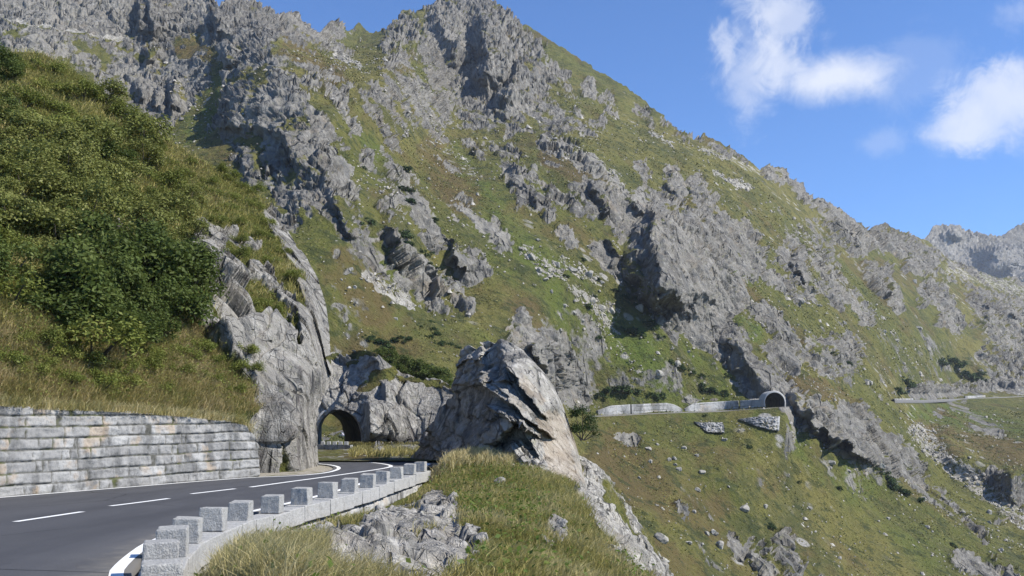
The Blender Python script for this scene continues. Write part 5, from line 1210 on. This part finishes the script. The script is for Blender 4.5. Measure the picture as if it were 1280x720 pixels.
herbs('herbs', q, n_, G.uniform(.06, .13, len(q)), np.clip(.5 + .4 * cl(q, .8, 13) + G.normal(0, .2, len(q)), 0, 1), LEAF_HERB, G, 'fresh green leafy herbs on the knoll')
# straw edge at the foot of the rock fin and the verge by the tunnel
cx = G.uniform(540, 640, 3500); dy = np.interp(cx, [540, 600, 640], [40.6, 40.5, 40.]); q = np.stack([(cx - 640) / FPX * dy, dy + G.normal(0, .5, len(cx)), 0 * cx], 1)
jx = np.clip(np.searchsorted(BP_[0, :, 0], q[:, 0]), 0, BP_.shape[1] - 1); jy = np.clip(np.searchsorted(BP_[:, 0, 1], q[:, 1]), 0, BP_.shape[0] - 1); q[:, 2] = BP_[jy, jx, 2]
blades('straw_grass', q, np.tile([0, 0, 1.], (len(q), 1)), G.uniform(.25, .6, len(q)), .012, G.uniform(.5, 1, len(q)), GRASS_DRY, G, 'pale straw grass at the foot of the rock fin')

# heath tufts and loose stones of the far slopes
A_ = MT_ATTR; MPt = MT['P']; MA = area(MPt) / MPt[..., 1] ** 1.8
near = (MPt[..., 1] < 620) * (A_['Y'] < 730) * (A_['Y'] > 60) * (A_['X'] > 190) * (A_['X'] < 1300)
onroad = np.clip(bench(A_['X'], A_['Y'], ROAD_FAR, 1.) * (1 - sm(10, 16, A_['Y'] - 512)) + bench(A_['X'], A_['Y'], ROAD_RIGHT, 1.) * (1 - sm(8, 14, A_['Y'] - 500)), 0, 1)
mg = (1 - sm(.3, .55, A_['rock'])) * MA * near * (1 - onroad)
fx_ = MPt[..., 0] * .85 + MPt[..., 2] * .5
pt = sm(-.05, .35, fbm(fx_ / 9, MPt[..., 1] / 30, o=4, s=601))
q, n_, k = pick(MPt, A_['N'], mg * (.25 + pt), 60000, .35); dq = q[:, 1]
q[:, 2] += np.abs(G.normal(0, .0006, len(q))) * dq
herbs('heath', q, n_, G.uniform(.0011, .0026, len(q)) * dq, np.clip(.45 + .5 * fbm(q[:, 0] / 14, q[:, 1] / 30, q[:, 2] / 14, 3, 611) + G.normal(0, .2, len(q)), 0, 1), LEAF_HEATH, G, 'low heath and grass tufts covering the far mountain slope', .5)
edge = np.exp(-((A_['rock'] - .35) / .22) ** 2)
q, n_, k = pick(MPt, A_['N'], MA * near * (1 - onroad) * (A_['rock'] < .6) * (edge * .35 + 5 * sm(.25, .6, A_['pale']) + .06 + .9 * sm(.2, .5, fbm(fx_ / 16, MPt[..., 1] / 60, o=3, s=603))), 5200, .5)
ns = len(q); base_ = np.array([(1, 0, -.3), (-.5, .87, -.3), (-.5, -.87, -.3), (.35, .3, .6), (-.4, .2, .5), (.05, -.45, .55)])
s_ = (G.uniform(.0007, .0017, ns) * q[:, 1] * (1 + 1.2 * (G.random(ns) > .93)))[:, None, None]
Vv = base_[None] * (1 + G.normal(0, .22, (ns, 6, 3))); th = G.uniform(0, 6.28, ns); c_, si_ = np.cos(th)[:, None], np.sin(th)[:, None]
Vv = np.stack([Vv[..., 0] * c_ - Vv[..., 1] * si_, Vv[..., 0] * si_ + Vv[..., 1] * c_, Vv[..., 2]], -1) * s_ + q[:, None]
tri = np.array([(3, 4, 5), (0, 1, 3), (1, 4, 3), (1, 2, 4), (2, 5, 4), (2, 0, 5), (0, 3, 5)])
o = mesh_np('loose_stones', Vv.reshape(-1, 3), (np.arange(ns)[:, None, None] * 6 + tri[None]).reshape(-1, 3), PALEROCK, smooth=False)
tag(o, 'scattered small pale stones on the far mountain slope', 'stones', kind='stuff')
# tufts on the strip between the bend and the tunnel crag
gx = G.uniform(436, 545, 5200); gy = G.uniform(553, 571, 5200); dd_ = (1.7 - .52) / np.maximum(-ray(gx, gy)[1], 1e-4); q = at(gx, gy, np.minimum(dd_, 104)); kk = fbm(gx / 9, gy / 4, o=3, s=6) > -.12; q = q[kk]; q[:, 2] = np.clip(q[:, 2], .36, .7) - .03
blades('verge_grass', q, np.tile([0, 0, 1.], (len(q), 1)), G.uniform(.2, .5, len(q)), .022, np.clip(.5 + .4 * cl(q, 3., 15) + G.normal(0, .2, len(q)), 0, 1), GRASS_MIX, G, 'rough grass on the strip before the tunnel crag')
# ------------------------------------------------------------------ light, sky, camera
SUN_AZ = math.radians(103.0)      # from straight ahead towards the right
SUN_EL = math.radians(43.0)
to_sun = Vector((math.sin(SUN_AZ) * math.cos(SUN_EL), math.cos(SUN_AZ) * math.cos(SUN_EL), math.sin(SUN_EL)))
L = bpy.data.lights.new('sun', 'SUN'); L.energy = 4.9; L.angle = math.radians(.55); L.color = (1.0, .955, .88)
lo = bpy.data.objects.new('sun', L); COL.objects.link(lo); lo.rotation_euler = to_sun.to_track_quat('Z', 'Y').to_euler()
lo.location = (60, -20, 80)

def build_world():
    w = bpy.data.worlds.new('World'); scene.world = w; w.use_nodes = True
    t = w.node_tree; t.nodes.clear()
    T = NT.__new__(NT); T.t = t; T.m = w; T.out = t.nodes.new('ShaderNodeOutputWorld')
    sky = T.n('ShaderNodeTexSky', sky_type='NISHITA'); sky.sun_disc = False; sky.sun_elevation = SUN_EL; sky.sun_rotation = SUN_AZ
    sky.altitude = 1800; sky.air_density = 1.0; sky.dust_density = .0; sky.ozone_density = 4.0
    v = T.n('ShaderNodeTexCoord').outputs['Generated']
    dirs = lambda px, py: Vector((*[float(a) for a in (lambda r: (r[0], 1.0, r[1]))(ray(px, py))],)).normalized()
    nz = T.noise(v, 10., 11, .62, .6); nf = T.noise(v, 34., 9, .68, .8)
    total = None
    # (centre, half width px, half height px, strength, softness of the noise)
    for px, py, rw, rh, s, kn in ((1035, 98, 84, 38, 1.05, .55), (975, 80, 50, 40, .75, .9), (985, 25, 52, 62, .62, 1.2), (935, 95, 48, 95, .50, 1.25), (910, 55, 22, 40, .5, 1.2), (1243, 138, 76, 50, .66, 1.2), (1195, 160, 50, 34, .7, .8), (1275, 110, 50, 38, .6, .9), (1150, 90, 60, 55, .13, 1.6), (1105, 178, 34, 20, .2, 1.2), (1275, 10, 30, 30, .25, 1.2), (955, 5, 40, 25, .35, 1.3)):
        d = dirs(px, py); r = d.cross(Vector((0, 0, 1))).normalized(); u = r.cross(d)
        sc = FPX / math.hypot(1, 0)
        def dot(vec): return T.n('ShaderNodeVectorMath', {0: v, 1: vec}, operation='DOT_PRODUCT').outputs['Value']
        a = T.math('MULTIPLY', dot(r), FPX * .97 / rw); b = T.math('MULTIPLY', dot(u), FPX * .97 / rh)
        rr = T.math('SQRT', T.math('ADD', T.math('MULTIPLY', a, a), T.math('MULTIPLY', b, b)))
        e = T.math('ADD', T.math('SUBTRACT', 1.0, rr), T.math('MULTIPLY', T.math('SUBTRACT', nz, .5), 2.2 * kn))
        e = T.math('ADD', e, T.math('MULTIPLY', T.math('SUBTRACT', nf, .5), 1.0 * kn))
        m = T.math('MULTIPLY', T.ramp(e, 0., .85), s, True)
        m = T.math('MULTIPLY', m, T.ramp(dot(d), .9, .95))
        total = m if total is None else T.math('SUBTRACT', T.math('ADD', total, m), T.math('MULTIPLY', total, m))
    tint = T.mix(1.0, sky.outputs[0], (.72, .96, 1.24), 'MULTIPLY')
    col = T.mix(T.math('MULTIPLY', total, .86), tint, (5.6, 5.85, 6.5))
    bg = T.n('ShaderNodeBackground', {'Color': col, 'Strength': .106})
    t.links.new(bg.outputs[0], T.out.inputs[0])
build_world()
def build_haze():
    bm = bmesh.new(); bmesh.ops.create_cube(bm, size=1, matrix=Matrix.Translation((0, 2300, 137)) @ Matrix.Diagonal((5600, 4900, 596, 1)))
    t = NT('thin_haze'); v = t.n('ShaderNodeVolumePrincipled', {'Color': (.80, .88, 1.0), 'Density': HAZE, 'Anisotropy': .1}); t.t.links.new(v.outputs[0], t.out.inputs['Volume'])
    o = obj_bm('haze', bm, t.m); tag(o, 'thin bluish haze in the mountain air', 'haze', kind='stuff')
HAZE = .00008
build_haze()

cam = bpy.data.cameras.new('camera'); cam.sensor_width = 36; cam.lens = FPX / 1280 * 36; cam.clip_end = 20000; cam.clip_start = .1
co = bpy.data.objects.new('camera', cam); COL.objects.link(co); co.location = EYE; co.rotation_euler = (math.pi / 2 + PITCH, 0, 0)
scene.camera = co
scene.render.engine = 'CYCLES'
scene.cycles.max_bounces = 6; scene.cycles.diffuse_bounces = 2; scene.cycles.transmission_bounces = 3; scene.cycles.transparent_max_bounces = 6
scene.cycles.use_denoising = True
scene.view_settings.view_transform = 'Standard'; scene.view_settings.look = 'None'; scene.view_settings.exposure = 0.64; scene.view_settings.gamma = 1.0
